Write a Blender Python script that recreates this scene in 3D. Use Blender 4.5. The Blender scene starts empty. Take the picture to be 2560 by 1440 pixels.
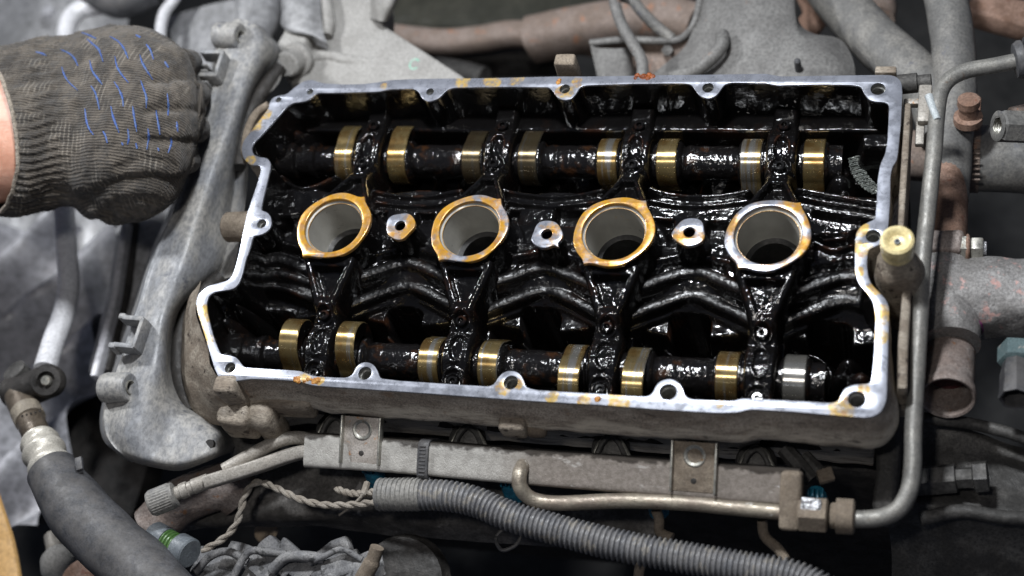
import bpy, bmesh, math, random
import numpy as np
from mathutils import Vector, Matrix
from mathutils.bvhtree import BVHTree
import mathutils.noise as mnoise

random.seed(7); rng = np.random.default_rng(7)
S = 0.01                     # all coordinates below are centimetres; meshes are written in metres
scene = bpy.context.scene
C = scene.collection

# ---------------------------------------------------------------- camera
R = np.array([[0.95406117, -0.03304319, 0.29778419], [0.16688096, 0.88405923, -0.43656618], [-0.24883333, 0.46620535, 0.84896086]])
CAM = np.array([37.26995, -40.56931, 71.22377]); FPX = 3608.94
cd = bpy.data.cameras.new('camera'); cam = bpy.data.objects.new('camera', cd); C.objects.link(cam)
M = Matrix([list(R[0]) + [CAM[0]*S], list(R[1]) + [CAM[1]*S], list(R[2]) + [CAM[2]*S], [0, 0, 0, 1]])
cam.matrix_world = M
cd.sensor_width = 36; cd.lens = FPX/2560*36; cd.clip_start = .01; cd.clip_end = 50
cd.dof.use_dof = True; cd.dof.focus_distance = .865; cd.dof.aperture_fstop = 4.2
scene.camera = cam
# ---------------------------------------------------------------- world and lamps (workshop at night: lamps only, one of them an added fill)
w = bpy.data.worlds.new('World'); scene.world = w; w.use_nodes = True
bg = w.node_tree.nodes['Background']; bg.inputs[0].default_value = (.62, .72, 1.0, 1); bg.inputs[1].default_value = .085
def lamp(name, loc, aim, size, power, col, sizey=None):
    l = bpy.data.lights.new(name, 'AREA'); l.energy = power; l.color = col; l.size = size*S
    if sizey: l.shape = 'RECTANGLE'; l.size_y = sizey*S
    o = bpy.data.objects.new(name, l); C.objects.link(o); o.location = Vector(loc)*S
    o.rotation_euler = (Vector(aim) - Vector(loc)).to_track_quat('-Z', 'Y').to_euler()
    return o
lamp('work_lamp', (16.2, 17.2, 64), (14, 0, 0), 7, 7.2, (.93, .96, 1))
lamp('second_work_lamp', (-52, 26, 54), (8, 0, 0), 6, 5.2, (.95, .97, 1))
lamp('fill_lamp', (24, -38, 98), (12, -4, 0), 6, 2.4, (1, .96, .92))  # added fill from the camera side, brightens the front walls
scene.view_settings.view_transform = 'Standard'; scene.view_settings.look = 'None'
scene.view_settings.exposure = 0; scene.view_settings.gamma = 1

# ---------------------------------------------------------------- helpers
def P(px, py, z=0.0):
    """the place in the engine bay, z cm above the gasket face, that was measured at this pixel of the photograph"""
    d = R @ np.array([(px-1280)/FPX, -(py-720)/FPX, -1.0]); t = (z-CAM[2])/d[2]
    return CAM + t*d
def PP(pts, z=None):
    return np.array([P(p[0], p[1], p[2] if z is None else z) for p in pts])
def nrm(v):
    v = np.asarray(v, float); return v/(np.linalg.norm(v)+1e-12)
def cat(pts, n=8, closed=False):
    """Catmull-Rom through control points (any dimension)"""
    p = np.asarray(pts, float); m = len(p)
    if m < 3 and not closed:
        t = np.linspace(0, 1, n+1)[:, None]; return p[0]*(1-t)+p[1]*t
    out = []
    rngi = range(m) if closed else range(m-1)
    for i in rngi:
        if closed: a, b, c, d = p[(i-1) % m], p[i], p[(i+1) % m], p[(i+2) % m]
        else:
            b, c = p[i], p[i+1]; a = p[i-1] if i else 2*b-c; d = p[i+2] if i+2 < m else 2*c-b
        for k in range(n):
            t = k/n
            out.append(.5*((2*b)+(-a+c)*t+(2*a-5*b+4*c-d)*t*t+(-a+3*b-3*c+d)*t**3))
    if not closed: out.append(p[-1])
    return np.array(out)
def resample(p, step):
    d = np.r_[0, np.cumsum(np.linalg.norm(np.diff(p[:, :3], axis=0), axis=1))]
    n = max(2, int(d[-1]/step)+1); t = np.linspace(0, d[-1], n)
    return np.stack([np.interp(t, d, p[:, k]) for k in range(p.shape[1])], 1), t
def noise3(v, s, seed=0.0):
    return np.array([mnoise.noise(Vector((a[0]*s+seed, a[1]*s, a[2]*s))) for a in v])

class G:
    def __init__(self): self.v = []; self.f = []; self.m = []; self.n = 0
    def add(self, v, f, mi=0):
        v = np.asarray(v, float).reshape(-1, 3)
        self.v.append(v); self.f += [tuple(int(i)+self.n for i in q) for q in f]
        self.m += (list(mi) if isinstance(mi, (list, np.ndarray)) else [mi]*len(f)); self.n += len(v); return self
    def grid(self, A, mi=0, close_u=False, close_v=False, flip=False):
        """A: array (nu, nv, 3)"""
        nu, nv = A.shape[:2]; f = []
        for i in range(nu if close_u else nu-1):
            i2 = (i+1) % nu
            for j in range(nv if close_v else nv-1):
                j2 = (j+1) % nv
                q = (i*nv+j, i2*nv+j, i2*nv+j2, i*nv+j2); f.append(q[::-1] if flip else q)
        return self.add(A.reshape(-1, 3), f, mi)
    def tube(self, path, r, n=16, caps=True, mi=0, up=(0, 0, 1), sq=None, twist=0.0):
        p = np.asarray(path, float); m = len(p); r = np.broadcast_to(np.asarray(r, float), (m,))
        T = np.gradient(p, axis=0); T /= np.linalg.norm(T, axis=1)[:, None]+1e-12
        u = nrm(np.cross(T[0], up)) if abs(np.dot(T[0], up)) < .99 else nrm(np.cross(T[0], (1, 0, 0)))
        A = np.zeros((m, n, 3)); th = np.linspace(0, 2*np.pi, n, endpoint=False)
        for i in range(m):
            u = nrm(u-T[i]*np.dot(u, T[i])); w_ = np.cross(T[i], u); th2 = th+twist*i
            if sq is not None:      # superellipse (w, h, exponent)
                c, s_ = np.cos(th2), np.sin(th2); e = 2/sq[2]
                a = np.sign(c)*np.abs(c)**e*sq[0]; b = np.sign(s_)*np.abs(s_)**e*sq[1]
                A[i] = p[i]+r[i]*(np.outer(a, u)+np.outer(b, w_))
            else: A[i] = p[i]+r[i]*(np.outer(np.cos(th2), u)+np.outer(np.sin(th2), w_))
        base = self.n; self.grid(A, mi, close_v=True)
        if caps:
            self.f += [tuple(base+j for j in range(n)), tuple(base+(m-1)*n+j for j in range(n-1, -1, -1))]; self.m += [mi, mi]
        return self
    def lathe(self, o, d, prof, n=32, mi=0, caps=True, hexa=None):
        """prof: list of (distance along d, radius)"""
        o = np.asarray(o, float); d = nrm(d); u = nrm(np.cross(d, (0, 0, 1))) if abs(d[2]) < .95 else nrm(np.cross(d, (0, 1, 0)))
        u = nrm(np.cross(np.cross(d, u), d)); w_ = np.cross(d, u); th = np.linspace(0, 2*np.pi, n, endpoint=False)
        A = np.array([o+d*a+r*(np.outer(np.cos(th), u)+np.outer(np.sin(th), w_)) for a, r in prof])
        base = self.n; self.grid(A, mi, close_v=True); m = len(prof)
        if caps:
            self.f += [tuple(base+j for j in range(n)), tuple(base+(m-1)*n+j for j in range(n-1, -1, -1))]; self.m += [mi, mi]
        return self
    def box(self, c, dims, ax=None, bev=.08, seg=2, mi=0, nz=0.0, cuts=0):
        bm = bmesh.new(); bmesh.ops.create_cube(bm, size=1)
        for v in bm.verts: v.co = Vector((v.co.x*dims[0], v.co.y*dims[1], v.co.z*dims[2]))
        if bev > 0: bmesh.ops.bevel(bm, geom=bm.edges[:], offset=min(bev, .45*min(dims)), segments=seg, profile=.5, affect='EDGES')
        if cuts: bmesh.ops.subdivide_edges(bm, edges=bm.edges[:], cuts=cuts, use_grid_fill=True)
        A = np.eye(3) if ax is None else np.array([nrm(a) for a in ax])
        v = np.array([x.co[:] for x in bm.verts])@A+np.asarray(c, float)
        if nz: v = v+nz*np.stack([noise3(v, .9, 3), noise3(v, .9, 9), noise3(v, .9, 17)], 1)
        self.add(v, [[x.index for x in f.verts] for f in bm.faces], mi); bm.free(); return self
    def ext(self, loops, z0, z1, bev=.03, side=None, res=2):
        """flat outline with holes (even-odd), extruded between z0 and z1, edges chamfered"""
        cu = bpy.data.curves.new('t', 'CURVE'); cu.dimensions = '2D'; cu.fill_mode = 'BOTH'
        for L in loops:
            sp = cu.splines.new('POLY'); sp.points.add(len(L)-1); sp.use_cyclic_u = True
            for q, a in zip(sp.points, L): q.co = (a[0], a[1], 0, 1)
        cu.extrude = max(1e-4, (z1-z0)/2-bev); cu.bevel_depth = bev; cu.bevel_resolution = res; cu.offset = -bev
        o = bpy.data.objects.new('t', cu); C.objects.link(o); dg = bpy.context.evaluated_depsgraph_get()
        me = bpy.data.meshes.new_from_object(o.evaluated_get(dg)); zc = (z0+z1)/2
        bm = bmesh.new(); bm.from_mesh(me); bmesh.ops.remove_doubles(bm, verts=bm.verts, dist=1e-4); bm.normal_update()
        v = np.array([x.co[:] for x in bm.verts])+np.array([0, 0, zc])
        self.add(v, [[x.index for x in f.verts] for f in bm.faces], [side if (side is not None and f.normal.z < .5) else 0 for f in bm.faces])
        bm.free(); bpy.data.objects.remove(o); bpy.data.curves.remove(cu); bpy.data.meshes.remove(me); return self
    def xf(self, fn): self.v = [fn(a) for a in self.v]; return self

def arr(me_v, f):
    return me_v
def build(g, name, mats, parent=None, label=None, category=None, group=None, kind=None, angle=38, base=None, color=None, recalc=True):
    v = np.concatenate(g.v)
    if parent is not None: base = np.array(parent.get('_b', (0, 0, 0)))
    elif base is None:
        lo, hi = v.min(0), v.max(0); base = np.array([(lo[0]+hi[0])/2, (lo[1]+hi[1])/2, lo[2]])
    base = np.asarray(base, float)
    me = bpy.data.meshes.new(name); me.from_pydata(((v-base)*S).tolist(), [], g.f)
    mats = mats if isinstance(mats, (list, tuple)) else [mats]
    for m in mats: me.materials.append(m)
    me.polygons.foreach_set('material_index', g.m); 
    if recalc:
        bm = bmesh.new(); bm.from_mesh(me); bmesh.ops.recalc_face_normals(bm, faces=bm.faces); bm.to_mesh(me); bm.free()
    me.polygons.foreach_set('use_smooth', [True]*len(me.polygons)); me.set_sharp_from_angle(angle=math.radians(angle)); me.update()
    o = bpy.data.objects.new(name, me); C.objects.link(o)
    if parent is not None: o.parent = parent; o['_b'] = base.tolist()
    else: o.location = Vector(base)*S; o['_b'] = base.tolist()
    if label: o['label'] = label
    if category: o['category'] = category
    if group: o['group'] = group
    if kind: o['kind'] = kind
    if color: o.color = color
    return o
def thing(name, label, category, base, group=None):
    o = bpy.data.objects.new(name, None); C.objects.link(o); o.location = Vector([float(a)*S for a in base]); o.empty_display_size = .01
    o['_b'] = [float(a) for a in base]; o['label'] = label; o['category'] = category
    if group: o['group'] = group
    return o
def copy_tree(root, delta, label=None, group=None):
    c = root.copy(); C.objects.link(c); c.location = root.location+Vector(delta)*S
    if label: c['label'] = label
    for ch in list(root.children):
        k = ch.copy(); C.objects.link(k); k.parent = c
        for g2 in list(ch.children):
            q = g2.copy(); C.objects.link(q); q.parent = k
    return c

# ---------------------------------------------------------------- materials
class NT:
    def __init__(self, name):
        self.mat = bpy.data.materials.new(name); self.mat.use_nodes = True; self.t = self.mat.node_tree
        self.b = self.t.nodes['Principled BSDF']; tc = self.n('ShaderNodeTexCoord')
        mp = self.n('ShaderNodeMapping'); mp.inputs['Scale'].default_value = (100, 100, 100)
        self.l(tc.outputs['Object'], mp.inputs['Vector']); self.co = mp.outputs[0]
    def n(self, t): return self.t.nodes.new(t)
    def l(self, a, b): self.t.links.new(a, b)
    def set(self, k, v):
        if k in ('Subsurface Radius',): self.b.inputs[k].default_value = v
        elif hasattr(v, 'links'): self.l(v, self.b.inputs[k])
        else: self.b.inputs[k].default_value = (*v, 1) if isinstance(v, tuple) and len(v) == 3 else v
    def noise(self, scale, detail=4, rough=.55, stretch=None, dist=0.0, off=None):
        co = self.co
        if stretch or off:
            m = self.n('ShaderNodeMapping'); m.inputs['Scale'].default_value = stretch or (1, 1, 1); m.inputs['Location'].default_value = off or (0, 0, 0)
            self.l(self.co, m.inputs['Vector']); co = m.outputs[0]
        x = self.n('ShaderNodeTexNoise'); x.inputs['Scale'].default_value = scale; x.inputs['Detail'].default_value = detail
        x.inputs['Roughness'].default_value = rough; x.inputs['Distortion'].default_value = dist
        self.l(co, x.inputs['Vector']); return x.outputs[0]
    def ramp(self, fac, a, b, ca=0.0, cb=1.0):
        x = self.n('ShaderNodeMapRange'); x.interpolation_type = 'SMOOTHSTEP'; x.inputs['From Min'].default_value = a; x.inputs['From Max'].default_value = b
        x.inputs['To Min'].default_value = ca; x.inputs['To Max'].default_value = cb; self.l(fac, x.inputs['Value']); return x.outputs[0]
    def math(self, op, a, b=0.0, clamp=False):
        x = self.n('ShaderNodeMath'); x.operation = op; x.use_clamp = clamp
        for i, v in enumerate((a, b)):
            if hasattr(v, 'links'): self.l(v, x.inputs[i])
            else: x.inputs[i].default_value = v
        return x.outputs[0]
    def mix(self, fac, a, b):
        x = self.n('ShaderNodeMix'); x.data_type = 'RGBA'
        if hasattr(fac, 'links'): self.l(fac, x.inputs[0])
        else: x.inputs[0].default_value = fac
        for k, v in ((6, a), (7, b)):
            if hasattr(v, 'links'): self.l(v, x.inputs[k])
            else: x.inputs[k].default_value = (*v, 1)
        return x.outputs[2]
    def bump(self, h, dist, strength=1.0, prev=None):
        x = self.n('ShaderNodeBump'); x.inputs['Distance'].default_value = dist*S; x.inputs['Strength'].default_value = strength
        self.l(h, x.inputs['Height']);
        if prev is not None: self.l(prev, x.inputs['Normal'])
        return x.outputs[0]
    def upness(self, lo=.2, hi=.9):
        g = self.n('ShaderNodeNewGeometry'); s = self.n('ShaderNodeSeparateXYZ'); self.l(g.outputs['Normal'], s.inputs[0])
        return self.ramp(s.outputs['Z'], lo, hi)
    def spots(self, pts, warp=1.0):
        """distance field to measured stain centres (x, y, radius) on the gasket face"""
        nz = self.noise(1.1, 3, .6); cur = None
        for (x, y, r) in pts:
            d = self.n('ShaderNodeVectorMath'); d.operation = 'DISTANCE'; self.l(self.co, d.inputs[0]); d.inputs[1].default_value = (x-14, y, 5)
            v = self.math('SUBTRACT', 1.0, self.math('DIVIDE', d.outputs['Value'], r)); cur = v if cur is None else self.math('MAXIMUM', cur, v)
        return self.ramp(self.math('ADD', cur, self.math('MULTIPLY', self.math('SUBTRACT', nz, .5), 2.2*warp)), .0, .35)

def surf(name, c1, c2, rough=.6, metal=0.0, scale=1.2, bump=.03, bscale=9, c3=None, c3amt=.5, dust=None, dustamt=.6, spec=.5, thr=(.4, .62), coat=0.0, rvar=.15, streak=None, fine_amt=.68):
    m = NT(name); f = m.ramp(m.noise(scale, 5, .65, streak), *thr); col = m.mix(f, c1, c2)
    fine = m.noise(scale*12, 4, .75, streak, off=(3, 1, 2))
    col = m.mix(m.ramp(fine, .38, .66, 0, fine_amt), col, tuple(x*.45 for x in c1))
    if c3 is not None: col = m.mix(m.ramp(m.noise(scale*1.7, 6, .7, off=(7, 3, 1)), c3amt, c3amt+.09), col, c3)
    if dust is not None:
        d = m.math('MULTIPLY', m.upness(.1, .8), m.ramp(m.noise(scale*1.3, 5, .7, off=(1, 9, 4)), .3, .6)); col = m.mix(m.math('MULTIPLY', d, dustamt), col, dust)
    m.set('Base Color', col); m.set('Metallic', metal); m.set('Specular IOR Level', spec)
    m.set('Roughness', m.ramp(m.noise(scale*2.3, 4, .6, off=(4, 4, 4)), .3, .7, max(.02, rough-rvar), min(1, rough+rvar)))
    if coat: m.set('Coat Weight', coat); m.set('Coat Roughness', .12)
    n1 = m.bump(m.noise(bscale, 5, .7, streak), bump); n2 = m.bump(m.noise(scale*1.5, 3, .5), bump*3, 1, n1); m.set('Normal', n2)
    return m.mat

def wall_mat():
    m = NT('dirty_casting_with_paler_lower_band'); s = m.n('ShaderNodeSeparateXYZ'); m.l(m.co, s.inputs[0])
    col = m.mix(m.ramp(m.noise(.9, 5, .65, (.35, 1, 1)), .4, .62), (.30, .25, .20), (.48, .42, .35)); col = m.mix(m.ramp(m.noise(9, 4, .75), .38, .66, 0, .7), col, (.05, .04, .032))
    band = m.math('MULTIPLY', m.ramp(m.math('ADD', s.outputs['Z'], m.math('MULTIPLY', m.noise(.5, 4, .6, off=(3, 0, 0)), 2.0)), 4.6, 3.7), m.ramp(m.noise(1.4, 6, .75, (.3, 1, 2)), .36, .58))  # paler tan towards the bottom of the wall, broken up by noise
    col = m.mix(m.math('MULTIPLY', band, .85), col, (.62, .56, .46)); col = m.mix(m.ramp(m.noise(1.1, 6, .7, (.4, 1, 1), off=(7, 7, 7)), .60, .68, 0, .8), col, (.035, .026, .02)); col = m.mix(m.ramp(m.noise(.7, 5, .7, off=(1, 7, 2)), .6, .7, 0, .5), col, (.22, .12, .06))
    m.set('Base Color', col); m.set('Roughness', .7); m.set('Normal', m.bump(m.noise(8, 5, .75), .04, 1, m.bump(m.noise(1.3, 3, .5), .09))); return m.mat
def oil_mat():
    m = NT('black_oil'); at = m.n('ShaderNodeAttribute'); at.attribute_name = 'crest'; cr = at.outputs['Fac']
    gm = m.n('ShaderNodeNewGeometry'); edge = m.ramp(gm.outputs['Pointiness'], .51, .56)
    am = m.math('MULTIPLY', m.ramp(m.noise(.55, 4, .6, off=(5, 5, 5)), .52, .66), m.math('ADD', m.math('MULTIPLY', edge, .6), .06), True)
    m.set('Base Color', m.mix(m.math('MULTIPLY', am, .4), (.0035, .0032, .0032), (.075, .025, .008)))
    m.set('Roughness', m.math('ADD', m.ramp(m.noise(.7, 4, .6), .35, .65, .05, .2), m.math('MULTIPLY', cr, .22))); m.set('Specular IOR Level', .5); m.set('IOR', 1.5)
    patch = m.ramp(m.noise(.8, 3, .6, off=(2, 8, 3)), .42, .6)
    a = m.bump(m.noise(1.5, 2, .5), .03, 1)
    amp = m.math('ADD', m.math('ADD', m.math('MULTIPLY', patch, .9), .14), m.math('MULTIPLY', cr, .7))
    b = m.bump(m.math('MULTIPLY', m.noise(5.0, 3, .65), amp), .024, 1, a)
    m.set('Normal', b); return m.mat, 0
M_OIL = oil_mat()[0]
def oil_rough():
    m = NT('black_oil_on_rough_casting'); m.set('Base Color', m.mix(m.ramp(m.noise(.9, 4, .6), .55, .68), (.005, .0045, .0045), (.025, .011, .005))); m.set('Roughness', .13); m.set('Specular IOR Level', .6)
    a = m.bump(m.noise(2.2, 3, .5), .03, 1); b = m.bump(m.noise(4.2, 2, .6), .045, 1, a); m.set('Normal', b); return m.mat
M_OILR = oil_rough()
M_WALL = wall_mat()

def machined(name, spots, amount=None, base=(.225, .235, .268), rough=.28, gold=(.55, .35, .04)):
    m = NT(name)
    fine = m.noise(2.2, 5, .65, (1, 9, 1), off=(1, 1, 1)); bl = m.noise(.55, 5, .6, dist=.5)
    col = m.mix(m.ramp(bl, .35, .7), base, tuple(min(1, x*1.3) for x in base)); col = m.mix(m.ramp(fine, .45, .8, 0, .35), col, tuple(x*.6 for x in base))
    pale = m.ramp(m.noise(2.6, 6, .7, off=(8, 2, 0)), .6, .7); col = m.mix(m.math('MULTIPLY', pale, .6), col, (.44, .44, .43))
    if spots is not None: st = m.spots(spots)
    else:
        oi = m.n('ShaderNodeObjectInfo'); sep = m.n('ShaderNodeSeparateColor'); m.l(oi.outputs['Color'], sep.inputs[0])
        mp = m.n('ShaderNodeVectorMath'); mp.operation = 'ADD'; m.l(m.co, mp.inputs[0])
        nn = m.n('ShaderNodeTexNoise'); nn.inputs['Scale'].default_value = .55; nn.inputs['Detail'].default_value = 5; nn.inputs['Roughness'].default_value = .6
        cb = m.n('ShaderNodeCombineXYZ'); m.l(m.math('MULTIPLY', sep.outputs[1], 50.0), cb.inputs[0]); m.l(cb.outputs[0], mp.inputs[1]); m.l(mp.outputs[0], nn.inputs['Vector'])
        st = m.ramp(m.math('ADD', nn.outputs[0], m.math('SUBTRACT', sep.outputs[0], .5)), .46, .6)
    deep = m.mix(m.ramp(m.noise(1.6, 4, .6, off=(0, 6, 6)), .45, .75), gold, (.34, .14, .015))
    st = m.math('MULTIPLY', st, m.ramp(m.noise(2.4, 5, .7, off=(3, 3, 9)), .36, .6, .25 if spots is not None else .75, 1)); col = m.mix(m.math('MULTIPLY', st, .8 if spots is not None else .96), col, deep)
    m.set('Base Color', col); m.set('Metallic', m.ramp(st, 0, 1, .55, .3)); m.set('Roughness', m.math('ADD', m.ramp(m.noise(1.9, 4, .6), .3, .7, rough-.06, rough+.12), m.math('MULTIPLY', st, -.08)))
    sc = m.noise(3.0, 3, .7, (1.4, 30, 1), off=(2, 2, 2)); m.set('Normal', m.bump(sc, .0012, .7))
    m.set('Coat Weight', m.math('MULTIPLY', st, .35 if spots is not None else .1)); m.set('Coat Roughness', .2)
    return m.mat
def lobe_mat():
    m = NT('oiled_cam_lobe_steel')
    sx = m.n('ShaderNodeSeparateXYZ'); m.l(m.co, sx.inputs[0])
    oi = m.n('ShaderNodeObjectInfo'); sep = m.n('ShaderNodeSeparateColor'); m.l(oi.outputs['Color'], sep.inputs[0])
    band = m.noise(2.6, 4, .6, (1, .05, .05)); pat = m.noise(.7, 4, .6)
    gold = m.mix(m.ramp(pat, .4, .65), (.56, .42, .19), (.38, .23, .08))
    col = m.mix(m.ramp(m.math('ADD', band, m.math('SUBTRACT', sep.outputs[0], .5)), .44, .56), (.56, .54, .49), gold); col = m.mix(sep.outputs[1], col, (.12, .10, .07))
    m.set('Base Color', col); m.set('Metallic', .9); m.set('Roughness', m.ramp(m.noise(2, 4, .6), .3, .7, .24, .33)); m.set('Anisotropic', .9); m.set('Anisotropic Rotation', .25)
    tg_ = m.n('ShaderNodeTangent'); tg_.direction_type = 'RADIAL'; tg_.axis = 'X'; m.l(tg_.outputs[0], m.b.inputs['Tangent'])
    m.set('Normal', m.bump(m.noise(7, 3, .7, (3, .15, .15)), .003, .8)); m.set('Coat Weight', .3); m.set('Coat Roughness', .1); return m.mat
M_LOBE = lobe_mat()
M_DIRT = surf('oily_dirt_on_casting', (.21, .17, .13), (.35, .305, .245), .72, .1, .8, .03, 8, c3=(.05, .036, .027), c3amt=.56, streak=(.35, 1, 1))
M_DIRT2 = surf('dry_brown_dust_on_metal', (.17, .135, .10), (.25, .205, .155), .85, 0, .9, .035, 14, c3=(.33, .30, .27), c3amt=.64)
M_DUSTMET = surf('dusty_zinc_steel', (.30, .275, .24), (.40, .375, .335), .55, .25, .7, .012, 12, c3=(.33, .19, .10), c3amt=.63)
M_PIPE = surf('dull_coated_steel_pipe', (.20, .195, .18), (.27, .26, .235), .5, .35, .9, .01, 13, c3=(.16, .12, .09), c3amt=.62)
M_ALU = surf('bare_aluminium_pipe', (.78, .78, .8), (.84, .84, .86), .36, .15, .5, .004, 12)
M_COVER = surf('dusty_grey_plastic', (.20, .205, .215), (.31, .298, .275), .5, 0, .35, .012, 12, c3=(.085, .09, .105), c3amt=.60, thr=(.38, .60), streak=(1, .6, 1))
M_BEIGE = surf('dusty_pale_casting', (.29, .28, .262), (.35, .34, .32), .75, 0, .5, .02, 9, c3=(.12, .1, .08), c3amt=.70)
M_RUST = surf('rusty_steel', (.22, .13, .09), (.34, .22, .165), .8, 0, .6, .03, 9, c3=(.16, .055, .03), c3amt=.6)
M_RUST2 = surf('dusty_rust_steel', (.21, .16, .13), (.27, .215, .185), .8, 0, .5, .02, 9, c3=(.30, .15, .09), c3amt=.58)
M_SHIELD = surf('dusty_heat_shield', (.16, .155, .148), (.215, .21, .20), .68, .2, .4, .012, 9, c3=(.22, .15, .115), c3amt=.62)
M_HOSE = surf('dusty_grey_hose', (.15, .147, .14), (.235, .225, .205), .6, 0, .5, .015, 8, c3=(.11, .11, .12), c3amt=.6)
M_RUB = surf('worn_black_rubber', (.045, .046, .05), (.075, .076, .082), .6, 0, .7, .012, 10, dust=(.17, .155, .14), dustamt=.3)
M_CORR = surf('dusty_black_conduit', (.125, .128, .138), (.20, .20, .205), .4, 0, .7, .004, 14, dust=(.22, .19, .155), dustamt=.15, c3=(.235, .22, .195), c3amt=.53)
M_DARK = surf('dark_greasy_metal', (.02, .018, .016), (.045, .04, .036), .6, .2, .6, .03, 8)
M_DARK2 = surf('dark_dusty_aluminium', (.05, .048, .045), (.11, .105, .098), .6, .3, .45, .03, 6)
M_DARKO = surf('dark_olive_metal', (.03, .03, .02), (.055, .053, .038), .7, .1, .3, .02, 5)
M_CASTAL = surf('stained_aluminium_casting', (.24, .23, .22), (.34, .33, .32), .55, .3, .6, .06, 6, c3=(.48, .30, .27), c3amt=.57)
M_CASTAL2 = surf('dirty_cast_aluminium', (.24, .19, .165), (.33, .285, .26), .65, .3, .6, .04, 7, c3=(.24, .12, .06), c3amt=.58)
M_CREAM = surf('cream_nylon', (.72, .60, .30), (.78, .66, .36), .4, 0, .6, .004, 8, coat=.2)
M_TUBE = surf('grey_tube_wall', (.33, .32, .29), (.43, .42, .38), .42, .35, .3, .004, 10, c3=(.42, .32, .18), c3amt=.66, thr=(.3, .7), streak=(1, 1, .5), fine_amt=.08)
M_SHEET = surf('grey_painted_sheet', (.28, .28, .28), (.38, .38, .39), .5, .2, .12, .01, 4, thr=(.3, .7))
M_PALE = surf('pale_painted_sheet', (.46, .46, .48), (.60, .60, .63), .45, .1, .1, .01, 4, thr=(.3, .7))
M_NUT = surf('dull_zinc_nut', (.36, .35, .31), (.46, .45, .40), .4, .7, 1, .01, 10, c3=(.28, .18, .1), c3amt=.6)
M_SHINY = surf('scraped_bright_steel', (.75, .76, .78), (.86, .87, .9), .3, .7, 2, .09, 5)
M_BLUE = surf('blue_injector_plastic', (.01, .10, .17), (.02, .2, .30), .35, 0, 1.5, .01, 9)
M_TEAL = surf('dusty_teal_plastic', (.10, .15, .155), (.15, .195, .20), .6, 0, 1, .02, 9, c3=(.3, .28, .25), c3amt=.58)
M_TAN = surf('tan_strap', (.38, .22, .07), (.42, .25, .09), .6, 0, .5, .01, 6)
M_GREEN = surf('green_seal', (.06, .14, .035), (.10, .2, .06), .4, 0, 1, .01, 6)
M_GREYPL = surf('grey_blue_plastic', (.12, .135, .15), (.17, .19, .205), .5, 0, 1, .01, 8)
M_SKIN = None

# ================================================================ CYLINDER HEAD
OUT = [(779,199),(808,208),(860,211),(908,210),(950,205),(975,200),(1050,197),(1225,195),(1392,191),(1467,191),(1633,188),(1800,186),(1915,184),(1935,188),(1952,191),(2056,189),(2215,187),(2235,189),(2247,196),(2254,208),(2256,233),(2252,311),(2246,373),(2242,401),(2231,416),(2226,440),(2225,506),(2221,560),(2218,585),(2206,606),(2187,617),(2174,621),(2169,630),(2167,660),(2170,690),(2178,710),(2200,733),(2216,750),(2223,771),(2221,833),(2219,917),(2216,1000),(2206,1025),(2190,1039),(2167,1044),(2067,1036),(1985,1029),(1900,1024),(1875,1023),(1842,1031),(1790,1032),(1651,1024),(1512,1013),(1339,1003),(1200,993),(1036,981),(862,969),(786,964),(768,960),(751,953),(688,949),(626,947),(598,951),(570,956),(549,949),(537,923),(525,885),(513,843),(501,805),(493,781),(490,756),(496,735),(518,715),(549,707),(570,701),(581,689),(589,666),(599,625),(606,590),(617,537),(629,500),(642,462),(653,424),(649,413),(625,412),(608,395),(603,370),(610,350),(625,332),(650,299),(672,270),(675,253),(683,243),(700,238),(716,236),(737,218),(758,203)]
INN = [(792,232),(783,241),(767,252),(750,255),(734,256),(717,266),(692,295),(654,337),(633,358),(628,372),(634,387),(650,393),(667,395),(676,405),(676,420),(669,449),(658,495),(652,526),(667,530),(677,541),(679,562),(669,578),(650,588),(633,589),(625,620),(615,645),(607,680),(597,709),(584,722),(563,726),(536,730),(522,739),(516,756),(518,781),(532,836),(546,874),(553,886),(570,887),(591,893),(601,906),(610,918),(654,921),(723,925),(754,928),(774,937),(792,941),(845,944),(869,944),(883,935),(889,918),(904,906),(921,905),(936,913),(945,930),(950,946),(1001,952),(1140,961),(1221,966),(1236,961),(1245,944),(1259,930),(1280,926),(1299,933),(1309,951),(1314,968),(1339,975),(1512,985),(1617,992),(1632,983),(1639,965),(1651,952),(1676,946),(1697,956),(1708,972),(1711,989),(1724,998),(1790,1001),(1832,1003),(1853,996),(1877,997),(1999,1003),(2083,1008),(2098,1002),(2102,988),(2112,971),(2133,962),(2177,959),(2183,917),(2187,854),(2189,792),(2183,754),(2167,731),(2146,708),(2137,679),(2137,625),(2140,583),(2152,565),(2172,555),(2188,548),(2192,500),(2194,450),(2201,410),(2213,385),(2219,350),(2223,262),(2215,255),(2188,254),(2172,249),(2160,233),(2153,216),(2130,212),(2056,211),(1939,213),(1919,208),(1830,206),(1812,210),(1802,224),(1792,239),(1771,247),(1750,241),(1738,224),(1728,211),(1712,208),(1592,209),(1465,213),(1450,217),(1442,232),(1431,246),(1413,251),(1394,245),(1383,228),(1373,218),(1270,217),(1135,219),(1117,224),(1104,239),(1092,248),(1071,255),(1054,245),(1048,230),(1036,222),(975,223),(946,229),(850,232)]
outl = PP(OUT, 0)[:, :2]; innl = PP(INN, 0)[:, :2]
def dens(L, st=.22):
    c = np.vstack([L, L[:1]]); r, _ = resample(np.c_[c, np.zeros(len(c))], st); return r[:-1, :2]
def smoothloop(L, it=2):
    for _ in range(it): L = .25*np.roll(L, 1, 0)+.5*L+.25*np.roll(L, -1, 0)
    return L
outd = smoothloop(dens(outl, .17), 1); innd = smoothloop(dens(innl, .17), 1)
def circ(x, y, r, n=28): t = np.linspace(0, 2*np.pi, n, endpoint=False); return np.c_[x+r*np.cos(t), y+r*np.sin(t)]
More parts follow.
